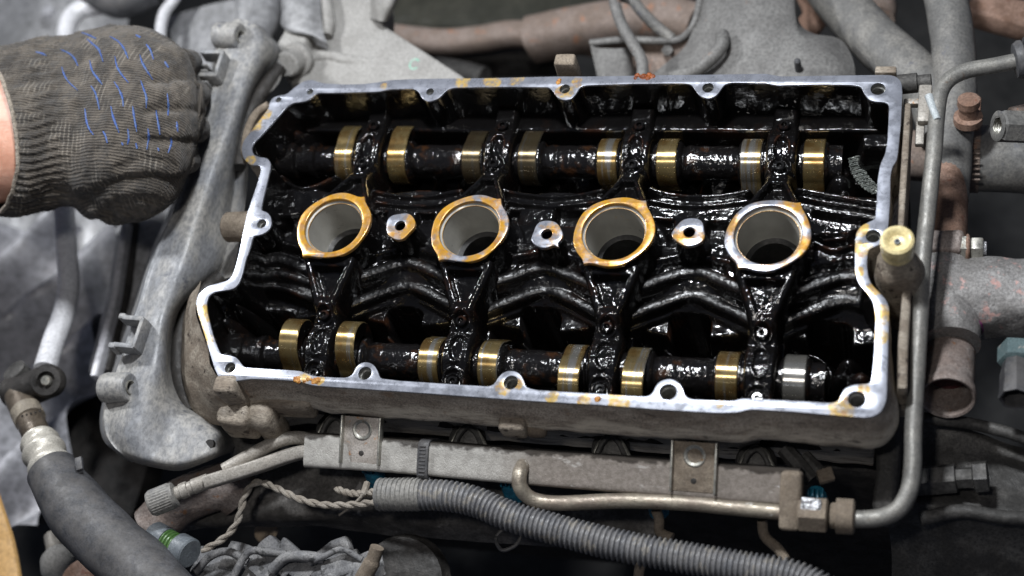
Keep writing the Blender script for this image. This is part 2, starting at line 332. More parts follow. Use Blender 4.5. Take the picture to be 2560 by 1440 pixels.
HOLES = [(1412,222,.34),(1770,219,.34),(2195,222,.42),(2183,590,.40),(2142,998,.46),(1670,980,.47),(1277,956,.42),(912,933,.41),(575,919,.34),(654,559,.32),(696,249,.20),(1075,229,.26),(775,229,.22)]
holes = [(*P(x, y)[:2], r) for x, y, r in HOLES]
head = thing('cylinder_head', 'open cast aluminium engine cylinder head with bare gasket rim and oil-black inside', 'cylinder head', (14, 0, -5))
spots = [(*P(x, y)[:2], r*.66) for x, y, r in [(1225,200,1.1),(1160,203,.9),(1290,201,.8),(1412,226,.9),(640,315,.9),(663,285,.7),(500,790,1.3),(510,850,.9),(625,402,.7),(760,950,.75),(800,955,.5),(575,919,.55),(1545,1008,1.0),(1460,1003,.7),(1260,970,.8),(1295,960,.6),(1380,992,.6),(1800,1012,.35),(2110,1025,1.25),(2160,975,.5),(2155,575,.9),(2148,620,1.0),(2180,720,.8),(2205,790,1.1),(2200,840,.7),(1445,205,.6),(960,215,.5),(2145,680,.5)]]
M_RIM = machined('machined_gasket_rim', spots)
g = G().ext([outd, innd]+[circ(x, y, r) for x, y, r in holes], -.16, 0, .018)
build(g, 'gasket_rim', M_RIM, head, 'bright machined rim with amber oil stains', angle=30)

def normals2(L):
    d = np.roll(L, -1, 0)-np.roll(L, 1, 0); n_ = np.c_[d[:, 1], -d[:, 0]]; n_ /= np.linalg.norm(n_, axis=1)[:, None]+1e-9
    a = .5*np.sum(L[:, 0]*np.roll(L[:, 1], -1)-np.roll(L[:, 0], -1)*L[:, 1])
    return n_ if a > 0 else -n_          # outward
def sm(n_, it):
    for _ in range(it): n_ = .25*np.roll(n_, 1, 0)+.5*n_+.25*np.roll(n_, -1, 0)
    return n_/(np.linalg.norm(n_, axis=1)[:, None]+1e-9)
no = sm(normals2(outd), 3)
fr = np.clip((-outd[:, 1]-5)/4, 0, 1)        # 1 along the front side
prof = [(-.13, -.03, -.03), (-.5, .0, -.02), (-.9, .05, -.02), (-1.3, .15, 0), (-1.8, .28, 0), (-2.3, .42, .03), (-2.7, .5, .05), (-3.0, .5, .06), (-3.2, .36, .04), (-3.35, .1, 0), (-3.6, -.5, 0), (-4.6, -.6, 0), (-6.5, -.7, -.05), (-9, -.9, -.1)]
A = np.zeros((len(outd), len(prof), 3))
for j, (z, of, ob) in enumerate(prof):
    o_ = (of*fr+ob*(1-fr))[:, None]; A[:, j, :2] = outd+no*o_; A[:, j, 2] = z-fr*.25*np.clip((outd[:, 0]-25)/8, 0, 1)*(j > 5)
V = A.reshape(-1, 3); V += .09*np.stack([noise3(V, .8, 2), noise3(V, .8, 5), 0*V[:, 0]], 1)*np.clip(-V[:, 2:3]-.3, 0, 1)
build(G().grid(V.reshape(A.shape), close_u=True), 'outer_wall', M_WALL, head, 'brown oily outside wall of the casting', angle=50)
ni = -sm(normals2(innd), 2)
profi = [(-.13, -.01), (-.4, .0), (-1.2, .0), (-2.2, .02), (-3.5, .03), (-7, .05)]
A = np.zeros((len(innd), len(profi), 3))
for j, (z, of) in enumerate(profi): A[:, j, :2] = innd-ni*of*-1; A[:, j, 2] = z
V = A.reshape(-1, 3); V[:, :2] += .10*np.stack([noise3(V, .9, 2), noise3(V, .9, 5)], 1)*np.clip(-V[:, 2:3]-.5, 0, 1)
build(G().grid(V.reshape(A.shape), close_u=True), 'inner_wall', M_OIL, head, angle=50)
# threaded bores below the rim holes
mb = surf('bolt_bore_metal', (.28, .28, .26), (.4, .4, .38), .4, .5, 2, .02, 14)
for x, y, r in holes: build(G().lathe((x, y, -.1), (0, 0, -1), [(0, r+.004), (.3, r+.004), (.35, r*.86), (2.4, r*.84)], 20, caps=False), 'bolt_bore', mb, head)

# ---- the oil-black casting between the walls, as one relief
x0, x1, y0, y1, st = -8.2, 34.6, -11.4, 12.2, .075
xs = np.arange(x0, x1, st); ys = np.arange(y0, y1, st); X, Y = np.meshgrid(xs, ys, indexing='ij')
def sstep(a, b, t): t = np.clip((t-a)/(b-a), 0, 1); return t*t*(3-2*t)
def smax(a, b, k=.25): h = np.clip(.5+.5*(a-b)/k, 0, 1); return b*(1-h)+a*h+k*h*(1-h)
def smin(a, b, k=.25): return -smax(-a, -b, k)
def pdist(poly):
    D = np.full(X.shape, 1e9); Zc = np.zeros(X.shape)
    for a, b in zip(poly[:-1], poly[1:]):
        d = b-a; L2 = d[0]**2+d[1]**2+1e-9; t = np.clip(((X-a[0])*d[0]+(Y-a[1])*d[1])/L2, 0, 1)
        q = np.hypot(X-a[0]-t*d[0], Y-a[1]-t*d[1]); k = q < D; D = np.where(k, q, D); Zc = np.where(k, a[2]+t*d[2], Zc)
    return D, Zc
def psdf(poly):
    """signed distance to a closed 2D outline, negative inside"""
    D = np.full(X.shape, 1e9); ins = np.zeros(X.shape, bool); n_ = len(poly)
    for i in range(n_):
        a, b = poly[i], poly[(i+1) % n_]; d = b-a; t = np.clip(((X-a[0])*d[0]+(Y-a[1])*d[1])/(d@d+1e-9), 0, 1)
        D = np.minimum(D, np.hypot(X-a[0]-t*d[0], Y-a[1]-t*d[1]))
        c = ((a[1] > Y) != (b[1] > Y)) & (X < (b[0]-a[0])*(Y-a[1])/(b[1]-a[1]+1e-12)+a[0]); ins ^= c
    return np.where(ins, -D, D)
wav = .12*np.cos(2*np.pi*X/8.9)
H = -2.7+.0*X
H = H-1.5*sstep(-1.7, -3.9, Y)                         # front slope
H = H-3.2*sstep(-4.3+2*wav, -5.1+2*wav, Y)             # front cam trough
H = H-4.2*sstep(3.95-2*wav, 4.7-2*wav, Y)              # rear cam trough
H = smax(H, -2.9-8*sstep(8.95, 8.7, Y)-.25*sstep(9.2, 10.5, Y), .15)       # rear ledge under the rim
H = smax(H, -4.6-5*sstep(-9.3, -9.0, Y), .2)

CR = np.zeros(X.shape)
def ridge(px, wdt, sharp=.25, k=.12, n=6, cut=None):
    global H, CR
    c = cat(PP(px), n); D, Zc = pdist(c); CR = np.maximum(CR, np.clip(1.15-D/(wdt*.6), 0, 1)*(wdt > .25)); H = smax(H, Zc-8*np.maximum(0, D-wdt*.55)**1.6-.35*np.minimum(D/wdt, 1)**2*sharp*4, k)
# chevrons and heavy wavy ribs between the tubes, front side
# (x, y) of each rib was measured at the crest and at the foot of the middle bay
def rib_y(a, b, z): return P(1356, a, z)[1], P(1238, b, z)[1]
RB = [(622, 650, -2.0, .10, .30, 1.0), (661, 702, -2.15, .36, .45, 2.0), (696, 728, -2.85, .09, .30, 2.0), (719, 764, -2.95, .34, .55, 2.0), (756, 800, -3.75, .10, .5, 2.6)]
FL = [-2.35, -2.75, -3.1, -3.45, -4.2, -5.2]
cap_ = [0, 8.9, 17.8, 26.7]; CRX = CR
for k_, cm_ in enumerate((-4.45, 4.45, 13.35, 22.25, 31.15)):
    u_ = np.abs(X-cm_)/3.35; sel = (np.abs(X-cm_) < 4.45) & (Y < 0.4)
    if k_ == 0: u_ = np.abs(X-cm_+.0)/3.6
    ridge_h = np.full(X.shape, -20.0); ys_ = []
    for (a_, b_, z_, hw_, dep, pw) in RB:
        yp, yf = rib_y(a_, b_, z_); s_ = (np.sqrt(u_**pw*(u_**(2-pw)*1.0)+.03)-.17) if pw != 1.0 else np.sqrt(u_**2+.006)-.08
        s_ = np.where(pw == 1.0, s_, np.clip(1.28*s_-.02*u_, 0, 1.3)); yc = yp+(yf-yp)*s_; ys_.append(yc)
        d_ = np.abs(Y-yc); ridge_h = np.maximum(ridge_h, z_-.12*np.minimum(d_/hw_, 1)**2*(hw_ > .2)-dep*sstep(hw_, hw_+.13, d_)-9*sstep(hw_+.15, hw_+1.2, d_))
        CR = np.where(sel & (hw_ > .2), np.maximum(CR, np.clip(1.5-d_/hw_, 0, 1)), CR)
    fl = np.full(X.shape, FL[0])
    for q_ in range(5): fl = np.where(Y < ys_[q_], FL[q_+1], fl)
    newH = np.maximum(ridge_h, fl); H = np.where(sel, np.maximum(H, np.where(Y > ys_[4]-.25, newH, -99)), H)
for pts, wd in [([(2035,655,-2.0),(2070,640,-2.0),(2125,640,-2.0)], .16), ([(1985,715,-2.3),(2030,690,-2.2),(2075,680,-2.3)], .35), ([(1975,760,-3),(2040,735,-2.9),(2100,730,-2.9),(2180,742,-2.9)], .16), ([(1965,800,-3.2),(2010,775,-3),(2060,752,-2.9),(2110,742,-2.9),(2180,760,-3)], .3), ([(1960,835,-4),(2020,822,-4),(2060,800,-3.9),(2110,782,-3.9),(2170,800,-3.9)], .18),
                ([(640,640,-2),(700,632,-2),(760,650,-2)], .2), ([(640,690,-2.4),(700,680,-2.3),(780,702,-2.5)], .45), ([(610,740,-3.1),(660,716,-2.9),(720,722,-2.9),(790,752,-3.2)], .3),
                ([(655,550,-1.6),(700,540,-1.8),(745,530,-2)], .22), ([(1000,655,-2.2),(1000,630,-2.0)], .1), ([(2035,520,-2.0),(2100,532,-2.0),(2190,545,-2.0)], .16), ([(2035,585,-2.0),(2090,577,-2),(2140,572,-2)], .14), ([(2030,600,-2),(2085,622,-1.9),(2130,612,-2)], .2)]: ridge(pts, wd, k=.1)
# rear side of the valley: raised lip along the rear cam trough
for xa, xb in ((925,1150), (1255,1505), (1625,1870)):
    w_ = xb-xa
    ridge([(xa,470,-2.3),(xa+.12*w_,480,-2.4),(xa+.45*w_,490,-2.4),(xa+.7*w_,487,-2.4),(xa+w_,474,-2.3)], .22, k=.1)
    ridge([(xa,500,-2.35),(xa+.3*w_,510,-2.4),(xa+.6*w_,512,-2.4),(xa+w_,500,-2.35)], .2, k=.1)
ridge([(1995,472,-2.2),(2080,486,-2.2),(2195,503,-2.2)], .25, k=.1); ridge([(1998,490,-2.2),(2080,505,-2.2),(2190,522,-2.2)], .12, k=.06)
ridge([(690,440,-2.6),(760,470,-2.5),(840,440,-2.4)], .2)
# pockets beside the small bosses
for px, py, a, b in [(1340-85,545,1.0,.55),(1440-20,545,.9,.5),(1655,575,.62,.75),(1790,580,.62,.7),(1060,548,.6,.45),(945,548,.5,.5),(2090,600,.9,.4),(700,575,.8,.6)]:
    q = P(px, py, -2.7); d = np.maximum(np.abs(X-q[0])/a, np.abs(Y-q[1])/b); H = H-.75*sstep(1.15, .75, d)
for cx in (0, 8.9, 17.8, 26.7): H = np.where((np.abs(X-cx) < .6) & (Y < 0), np.minimum(H, -2.6), H)
for px, py in [(1010,795),(1352,800),(1725,815),(2075,835),(690,800)]:            # deep oil drain pits
    q = P(px, py, -4.2); yy_ = Y-q[1]; d = np.where(yy_ > 0, (np.abs((X-q[0])/1.2)**3+np.abs(yy_/.62)**3)**(1/3), np.abs(X-q[0])/1.2)
    H = H-6*sstep(1.04, .96, d)*sstep(-10, -8.6, Y)
# webs carrying the cam bearings
for cx in (0, 8.9, 17.8, 26.7):
    d = np.abs(X-cx); H = smax(H, -4.4-4*np.maximum(0, d-1.0), .3)
    H = smax(H, -2.5-3*np.maximum(0, np.hypot(X-cx, Y)-2.75), .25)
# valve bucket bores under the lobes
for cx in (0, 8.9, 17.8, 26.7):
    for dx in (-1.9, 1.9):
        for cy in (-6.4, 6.6):
            r = np.hypot(X-cx-dx, Y-cy); H = smax(H, -5.6-3*np.abs(r-1.75), .2)
H = np.maximum(H, -10.5)
# tube cavities: keep the relief out of the bores
for cx in (0, 8.9, 17.8, 26.7): H = np.where(np.hypot(X-cx, Y) < 2.15, -12, H)
# lumps at both ends
for px, py, z, r in [(550,760,-1.6,.8),(560,800,-2.0,.7),(590,760,-1.6,.5),(700,860,-3,.8),(640,850,-2.6,.9),(2120,905,-2.6,.75),(2150,940,-2.0,.8),(2100,940,-2.6,.6),(690,360,-1.8,.8),(640,375,-1.2,.35),(740,330,-2,.7),(2100,445,-3,1.0),(700,440,-2.8,.5),(2110,480,-2.6,.6)]:
    q = P(px, py, z); d = np.hypot(X-q[0], Y-q[1]); H = smax(H, z-1.6*(d/r)**2, .3)
q = P(2200, 350, -1.6); d = psdf(PP([(2160,337),(2225,335),(2225,365),(2160,365)], -1.6)[:, :2]); H = smax(H, -1.6-4*np.maximum(0, d), .15)
V = np.c_[X.ravel(), Y.ravel(), H.ravel()]
def vnoise(s, seed, amp, sub=3):
    xi = xs[::sub]; yi = ys[::sub]; N = np.array([[mnoise.noise(Vector((a*s+seed, b*s, seed))) for b in yi] for a in xi])
    t = np.interp(xs, xi, np.arange(len(xi))); u = np.interp(ys, yi, np.arange(len(yi)))
    i0 = np.clip(t.astype(int), 0, len(xi)-2); j0 = np.clip(u.astype(int), 0, len(yi)-2); ft = (t-i0)[:, None]; fu = (u-j0)[None]
    return amp*((N[np.ix_(i0, j0)]*(1-ft)+N[np.ix_(i0+1, j0)]*ft)*(1-fu)+(N[np.ix_(i0, j0+1)]*(1-ft)+N[np.ix_(i0+1, j0+1)]*ft)*fu)
H2 = H+vnoise(.55, 3, .10, 5)+vnoise(1.6, 11, .03, 2)+vnoise(3.6, 23, .018, 1)+CR*vnoise(5.5, 41, .03, 1)
keep = psdf(smoothloop(dens(innl, .8), 0)) < .55
nx, ny = X.shape; idx = -np.ones(nx*ny, int); F = []
kk = keep[:-1, :-1] & keep[1:, :-1] & keep[1:, 1:] & keep[:-1, 1:]
hole = (H < -11.5); kk &= ~(hole[:-1, :-1] | hole[1:, :-1] | hole[1:, 1:] | hole[:-1, 1:])
ii, jj = np.nonzero(kk); a = ii*ny+jj; F = np.stack([a, a+ny, a+ny+1, a+1], 1)
used = np.unique(F); idx[used] = np.arange(len(used)); F = idx[F]
g = G(); g.add(np.c_[X.ravel(), Y.ravel(), H2.ravel()][used], F.tolist())
cav = build(g, 'cavity_casting', M_OIL, head, 'oil-black cast floor with wavy ribs and drain pits', angle=180, recalc=False)
atr = cav.data.attributes.new('crest', 'FLOAT', 'POINT'); atr.data.foreach_set('value', CR.ravel()[used].astype(np.float32))

# ---- spark plug tubes: ring face, bore, dark bottom
M_RING = machined('oil_stained_ring_face', None, base=(.225, .235, .268), rough=.26, gold=(.50, .25, .012))
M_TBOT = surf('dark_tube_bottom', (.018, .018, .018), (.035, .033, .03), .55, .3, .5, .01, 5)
ringcol = [(.68, .1), (.60, .7), (.66, .4), (.51, .9)]
for i, cx in enumerate((0, 8.9, 17.8, 26.7)):
    th = np.linspace(0, 2*np.pi, 96, endpoint=False); rr = 2.36+.07*np.cos(2*th-.9)+.04*np.sin(5*th+i)
    for a0, h_ in ((math.radians(52), .42), (math.radians(236), .42)):
        d = (th-a0+np.pi) % (2*np.pi)-np.pi; rr = rr+h_*np.exp(-np.abs(d)/.085)*.75
    ring = np.c_[cx+rr*np.cos(th), rr*np.sin(th)]
    pt = build(G().ext([ring, circ(cx, 0, 1.9, 64)], -.3, 0, .05), 'spark_plug_tube', M_RING, head, ['ring face almost covered in amber oil', 'ring face half amber, half bare metal', 'ring face deep amber along its front', 'mostly bare grey ring face with a few amber patches'][i], color=(ringcol[i][0], ringcol[i][1], 0, 1), angle=30)
    pt['_b'] = [float(a) for a in head['_b']]
    build(G().lathe((cx, 0, -.05), (0, 0, -1), [(.06, 1.905), (.28, 1.90), (.34, 1.80), (.5, 1.77), (3.2, 1.76), (3.35, 1.70)], 64, caps=False), 'bore_wall', M_TUBE, pt)
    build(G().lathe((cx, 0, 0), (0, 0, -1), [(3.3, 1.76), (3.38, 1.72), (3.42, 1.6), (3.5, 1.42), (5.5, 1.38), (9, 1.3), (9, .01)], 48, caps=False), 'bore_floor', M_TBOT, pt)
    build(G().lathe((cx, 0, 0), (0, 0, -1), [(.1, 2.3), (.6, 2.36), (3.5, 2.55)], 64, caps=False), 'tube_outside', M_OIL, pt)
    build(G().lathe((cx, 0, 0), (0, 0, -1), [(.36, 1.80), (.36, 1.765), (.42, 1.765)], 64, caps=False), 'seal_lip', surf('amber_oil_line', (.30, .16, .05), (.5, .32, .12), .3, .2, 1.5, .01), pt)
for i, (px, py) in enumerate([(1000,564),(1367,585),(1723,580)]):
    q = P(px, py, -.15)
    th = np.linspace(0, 2*np.pi, 48, endpoint=False); rr = .93+.05*np.sin(3*th+i*2)+.03*np.cos(5*th+i)
    if i == 1: rr = rr+.3*np.exp(-np.abs((th-5.5))/.1)
    b_ = build(G().ext([np.c_[q[0]+rr*np.cos(th), q[1]+rr*np.sin(th)], circ(q[0], q[1], .33, 28)], -.45, -.15, .05), 'bolt_boss', M_RING, head, color=((.54, .46, .50)[i], .2+.27*i, 0, 1), angle=30)
    b_['_b'] = [float(a) for a in head['_b']]
    build(G().lathe((q[0], q[1], -.2), (0, 0, -1), [(0, .82), (.5, .86), (3, 1.1)], 32, caps=False).lathe((q[0], q[1], -.16), (0, 0, -1), [(0, .335), (2.4, .31)], 20, caps=False), 'boss_stem', M_OIL, b_)

M_CRUST = surf('orange_gasket_crust', (.34, .12, .02), (.55, .27, .05), .5, 0, 3, .05, 8)
r3 = np.random.default_rng(3)
for cx_, cy_, n_, ln, m_ in [(1612, 189, 10, 26, surf('dark_rust_crust', (.16, .035, .008), (.36, .10, .02), .35, 0, 3, .05, 8)), (765, 949, 12, 34, M_CRUST), (1395, 204, 4, 10, M_CRUST), (1498, 996, 2, 6, M_CRUST)]:
    g = G()
    for k in range(n_):
        q = P(cx_+r3.uniform(-ln, ln)*.9, cy_+r3.uniform(-5, 5)+(abs(r3.uniform(-1, 1))*2), .02); rr_ = r3.uniform(.08, .2); g.lathe(q-np.array([0, 0, .05]), (0, 0, 1), [(0, rr_*1.2), (.06, rr_), (.11, rr_*.5), (.12, .01)], 9)
    g.v = [v_+.05*np.stack([noise3(v_, 5, 1), noise3(v_, 5, 9), noise3(v_, 5, 4)], 1) for v_ in g.v]
    build(g, 'gasket_residue', m_, head, kind='stuff', angle=60)
# lugs, pads and legs on the outside of the head
def lug(name, c, dims, mat=M_DIRT, ax=None, lab=None, nz=.08, par=head, bev=.3):
    return build(G().box(c, dims, ax, bev, 3, cuts=1, nz=nz), name, mat, par, lab, angle=40)
lug('front_lug', P(590, 985, -1.6)+np.array([0, 0, 0]), (1.5, 1.2, 3.4))
lug('casting_leg', P(600, 1055, -3.2), (2.2, 1.4, 2.8), M_DIRT, nz=.15, bev=.55); lug('casting_leg', P(672, 1055, -3.8), (1.7, 1.7, 3.6), M_DIRT, nz=.18, bev=.7)
lug('casting_web', P(700, 1010, -3.0), (4.6, 1.1, 1.7))
lug('front_lug', P(1285, 1066, -2.6), (1.6, 1.0, 1.5)); lug('front_lug', P(1341, 1074, -3.2), (1.2, .8, .9), M_DIRT2)
lug('mount_pad', P(1868, 1072, -2.6)+np.array([0, .0, 0]), (1.9, .5, 1.9), M_DIRT, bev=.12)
build(G().lathe(P(1886, 1064, -2.0)+np.array([0, -.05, 0]), (0, -1, .3), [(-.1, .12), (.08, .12), (.12, .02)], 10), 'pad_screw', M_SHINY, head)
build(G().lathe(P(568, 568, -1.5), (1, 0, .1), [(0, .01), (0, .85), (.12, .98), (2.4, 1.0)], 28), 'side_boss', M_DIRT2, head, 'dusty round boss on the outer end wall')
lug('rear_tab', P(1422, 176, -.5), (1.35, .8, 2.4), M_DIRT2, lab='dusty square tab standing behind the rim', bev=.15)
build(G().box(P(2262, 470, -2.2), (.35, 9.4, 3.6), None, .1, 2, cuts=2, nz=.12), 'side_plate', M_DIRT, head)
build(G().box(P(2262, 850, -3.2), (.5, 7.5, 4.0), None, .15, 2, cuts=2, nz=.2), 'side_plate', M_DIRT, head)
build(G().box(P(2215, 186, -.7), (1.2, .5, 1.0), None, .1, 2, nz=.05), 'corner_lug', M_DIRT, head)
g = G().tube(cat(PP([(672,262,-.6),(640,285,-.8),(620,325,-.9),(612,372,-.7),(618,402,-.6)]), 6), .28, 10).tube(cat(PP([(662,275,-1.0),(636,300,-1.2),(622,340,-1.2)]), 6), .3, 10)
build(g, 'casting_bead', M_DIRT2, head)
# rounded end casting below the left rim
rows = []
for (pts) in [[(500,700,-.6),(470,760,-2.6),(455,830,-4.5)], [(492,770,-.6),(465,840,-2.8),(452,900,-5)], [(512,850,-.6),(470,900,-2.6),(455,960,-5)], [(530,915,-.6),(490,960,-2.6),(480,1020,-5)], [(556,958,-.8),(530,1000,-2.6),(535,1060,-5)], [(610,962,-1.0),(600,1010,-2.4),(610,1060,-4)]]: rows.append(cat(PP(pts), 6))
A = np.array(rows); A = np.stack([cat(A[:, j], 6) for j in range(A.shape[1])], 1); Vn = A.reshape(-1, 3); Vn += .22*np.stack([noise3(Vn, .6, 1), noise3(Vn, .6, 4), noise3(Vn, .6, 8)], 1)
build(G().grid(Vn.reshape(A.shape)), 'end_casting', M_DIRT, head, angle=60)

# ================================================================ CAMSHAFTS
def camprof(th, nose, base=1.52, lift=1.0):
    d = np.abs((th-nose+np.pi) % (2*np.pi)-np.pi); return base+lift*np.clip(np.cos(np.clip(d/.92, 0, np.pi/2)), 0, 1)**1.6
M_BLK = M_OIL
def camshaft(label, cy, cz, noses, xend):
    root = thing('camshaft', label, 'camshaft', (12, cy, cz), 'camshafts lying in the cylinder head')
    pr = [(-7.2, .01), (-7.2, 1.0), (-6.9, 1.25), (-5.6, 1.25), (-5.5, 1.0), (-4.6, 1.0), (-4.5, 1.2), (-4.2, 1.2), (-4.1, .95)]
    for cx in (0, 8.9, 17.8, 26.7):
        pr += [(cx-2.75, 1.0), (cx-2.65, 1.28), (cx-2.55, 1.35), (cx-1.15, 1.35), (cx-1.1, 1.2), (cx-.9, 1.2), (cx+.9, 1.2), (cx+1.1, 1.2), (cx+1.15, 1.35), (cx+2.55, 1.35), (cx+2.65, 1.28), (cx+2.8, 1.02), (cx+3.2, 1.12), (cx+3.3, 1.08), (cx+5.6, 1.08), (cx+5.7, 1.12)]
    pr = [p for p in pr if p[0] < xend]+[(xend-.9, 1.02), (xend-.8, 1.15), (xend, 1.15), (xend, .01)]
    pr2 = []
    for a, b in zip(pr[:-1], pr[1:]):
        k = max(1, int((b[0]-a[0])/.15)); pr2 += [(a[0]+(b[0]-a[0])*t/k, a[1]+(b[1]-a[1])*t/k) for t in range(k)]
    g = G().lathe((0, cy, cz), (1, 0, 0), pr2+[pr[-1]], 48, caps=False); v = g.v[0]
    n_ = noise3(v, 2.8, cy)*.05+noise3(v, 6, cy)*.025; rad = v-np.array([0, cy, cz])*1.0; rad[:, 0] = 0; L = np.linalg.norm(rad, axis=1)[:, None]+1e-6
    g.v[0] = v+rad/L*n_[:, None]
    build(g, 'shaft', M_OILR, root, 'rough black oiled shaft', angle=50)
    th = np.linspace(0, 2*np.pi, 120, endpoint=False)
    for cx, nz_ in zip((0, 8.9, 17.8, 26.7), noses):
        for dx in (-1.87, 1.87):
            r = camprof(th, math.radians(nz_)); X0 = cx+dx
            prof = [(-.62, -.9), (-.62, -.06), (-.56, 0), (.56, 0), (.62, -.06), (.62, -.9)]
            A = np.array([np.c_[np.full(120, X0+a), cy+(r+b)*np.cos(th), cz+(r+b)*np.sin(th)] for a, b in prof]); mi = []
            for k in range(5): mi += [1 if k in (0, 4) else 0]*120
            g = G().grid(A, mi, close_v=True); build(g, 'cam_lobe', [M_LOBE, M_BLK], root, angle=35, color=(.50+.2*rng.random()-(.32 if cx > 20 and dx > 0 and cy < 0 else 0), .82 if (cy > 0 and cx == 8.9) else .0, 0, 1))
    return root
camshaft('rear camshaft with bronze-tinted lobes, farther from the fuel rail', 7.15, -3.85, (-2, -22, -75, -110), 30.2)
camshaft('front camshaft with bronze-tinted lobes, nearer the fuel rail', -7.25, -3.85, (62, -60, 152, -80), 30.2)

# ================================================================ BEARING CAPS (relief with skirts)
def cap_mesh(front):
    sgn = -1 if front else 1
    us = np.arange(-2.3, 2.31, .06); vs = np.arange(1.9, 10.9, .06)      # v: distance from the tube centre towards the cam
    U, Vv = np.meshgrid(us, vs, indexing='ij')
    if front: ol = [(-1.75,1.6),(1.75,1.6),(1.62,2.4),(.95,4.2),(.75,4.7),(.78,5.4),(.88,5.8),(.88,8.3),(.8,8.7),(.78,9.9),(-.78,9.9),(-.8,8.7),(-.88,8.3),(-.88,5.8),(-.78,5.4),(-.75,4.7),(-.95,4.2),(-1.62,2.4)]
    else: ol = [(-1.7,1.6),(1.7,1.6),(1.5,2.6),(.75,4.3),(.72,4.9),(.9,5.4),(.92,8.4),(.75,9.0),(.72,10.3),(-.72,10.3),(-.75,9.0),(-.92,8.4),(-.9,5.4),(-.72,4.9),(-.75,4.3),(-1.5,2.6)]
    ol = np.array(ol); D = np.full(U.shape, 1e9); ins = np.zeros(U.shape, bool)
    for i in range(len(ol)):
        a, b = ol[i], ol[(i+1) % len(ol)]; d = b-a; t = np.clip(((U-a[0])*d[0]+(Vv-a[1])*d[1])/(d@d), 0, 1); D = np.minimum(D, np.hypot(U-a[0]-t*d[0], Vv-a[1]-t*d[1]))
        c = ((a[1] > Vv) != (b[1] > Vv)) & (U < (b[0]-a[0])*(Vv-a[1])/(b[1]-a[1]+1e-12)+a[0]); ins ^= c
    sd = np.where(ins, -D, D); q = np.linspace
    if front: zt = np.interp(Vv, [1.9,2.5,4.2,4.8,5.2,5.9,6.5,7.2,7.9,8.6,9.3,10.5], [-.55,-.65,-1.05,-1.25,-1.9,-2.2,-1.85,-1.75,-1.85,-2.35,-2.6,-2.7])
    else: zt = np.interp(Vv, [1.9,2.6,4.2,4.7,5.2,5.8,6.5,7.2,7.9,8.5,9.2,10.5], [-.55,-.7,-1.3,-1.6,-2.1,-2.1,-1.85,-1.75,-1.85,-2.2,-2.3,-2.3])
    # triangular pocket inside the V frame
    hw = np.interp(Vv, [2.3, 4.4], [1.25, .35]); pk = np.minimum(hw-np.abs(U), np.minimum(Vv-2.45, 4.35-Vv)); zt = zt-.75*sstep(-.02, .16, pk)
    def ring(v0, r, wd, h_):
        nonlocal zt
        d = np.hypot(U, Vv-v0); zt = zt+h_*np.exp(-((d-r)/wd)**2)
    def pit(v0, a, b, h_):
        nonlocal zt
        d = np.hypot(U/a, (Vv-v0)/b); zt = zt-h_*sstep(1.1, .8, d)+.06*np.exp(-((d-1.15)/.14)**2)
    ring(5.35, .5, .1, .18); pit(7.0, .42, .85, .34); ring(9.0 if front else 5.7, .66, .1, .2); pit(9.05 if front else 8.75, .4, .4, .25)
    zt = zt-.22*sstep(-.25, 0.0, sd)**2
    Vp = np.stack([U.ravel(), Vv.ravel(), zt.ravel()], 1); zn = noise3(np.c_[Vp[:, 0], Vp[:, 1], 0*Vp[:, 0]], 1.7, 4)*.03+noise3(np.c_[Vp[:, 0], Vp[:, 1], 0*Vp[:, 0]], 4.5, 9)*.02
    zt = zt+zn.reshape(zt.shape); sk = sstep(0, .14, sd); Z = zt*(1-sk)+(-5.4)*sk
    keep = sd < .15; n1, n2 = U.shape; kk = keep[:-1, :-1] & keep[1:, :-1] & keep[1:, 1:] & keep[:-1, 1:]; ii, jj = np.nonzero(kk); a = ii*n2+jj
    F = np.stack([a, a+n2, a+n2+1, a+1], 1); us_ = np.unique(F); idx = -np.ones(n1*n2, int); idx[us_] = np.arange(len(us_))
    V3 = np.stack([U.ravel(), sgn*Vv.ravel(), Z.ravel()], 1)[us_]; F = idx[F]
    return V3, (F[:, ::-1] if front else F).tolist()
order = ['first', 'second', 'third', 'fourth']
for front in (True, False):
    V3, F3 = cap_mesh(front); proto = None
    for i, cx in enumerate((0, 8.9, 17.8, 26.7)):
        lab = f'oily black cam bearing cap on the {"front" if front else "rear"} camshaft, {order[i]} tube from the glove'
        if proto is None:
            y_ = -6 if front else 6; proto = thing('bearing_cap', lab, 'bearing cap', (cx, y_, -5), 'camshaft bearing caps bolted across the cylinder head')
            build(G().add(V3+np.array([cx, 0, 0]), F3), 'cap_body', M_OIL, proto, angle=180, recalc=False)
            for vb, zb in ((5.35, -1.95), (9.02, -2.55)) if front else ((5.7, -2.0), (8.75, -2.25)):
                y_ = -vb if front else vb
                g = G().lathe((cx, y_, zb-.3), (0, 0, 1), [(0, .46), (.2, .46), (.22, .34), (.55, .34), (.62, .28), (.62, .17), (.4, .15), (.4, .01)], 24, caps=False)
                build(g, 'cap_bolt', M_OIL, proto, angle=35)
        else: copy_tree(proto, (cx, 0, 0), lab)
# textured casting glimpsed at the flywheel end, built from small beads
g = G()
ch = cat(PP([(2137,392,-3.2),(2142,420,-3.4),(2155,445,-3.6),(2175,466,-3.8),(2196,480,-3.9)]), 10); ch, _ = resample(ch, .12)
for k, p in enumerate(ch):
    for j in range(-4, 5):
        c = p+np.array([j*.085+.04*(k % 2), j*.03, rng.normal(0, .03)]); g.lathe(c-np.array([0, 0, .06]), (0, 0, 1), [(0, .03), (.05, .065), (.1, .03)], 6)
tg = build(g, 'knurled_strip', surf('oily_grey_granules', (.10, .11, .10), (.22, .23, .21), .25, .2, 2, .02), head, 'grey granular strip in the rear corner', kind=None)

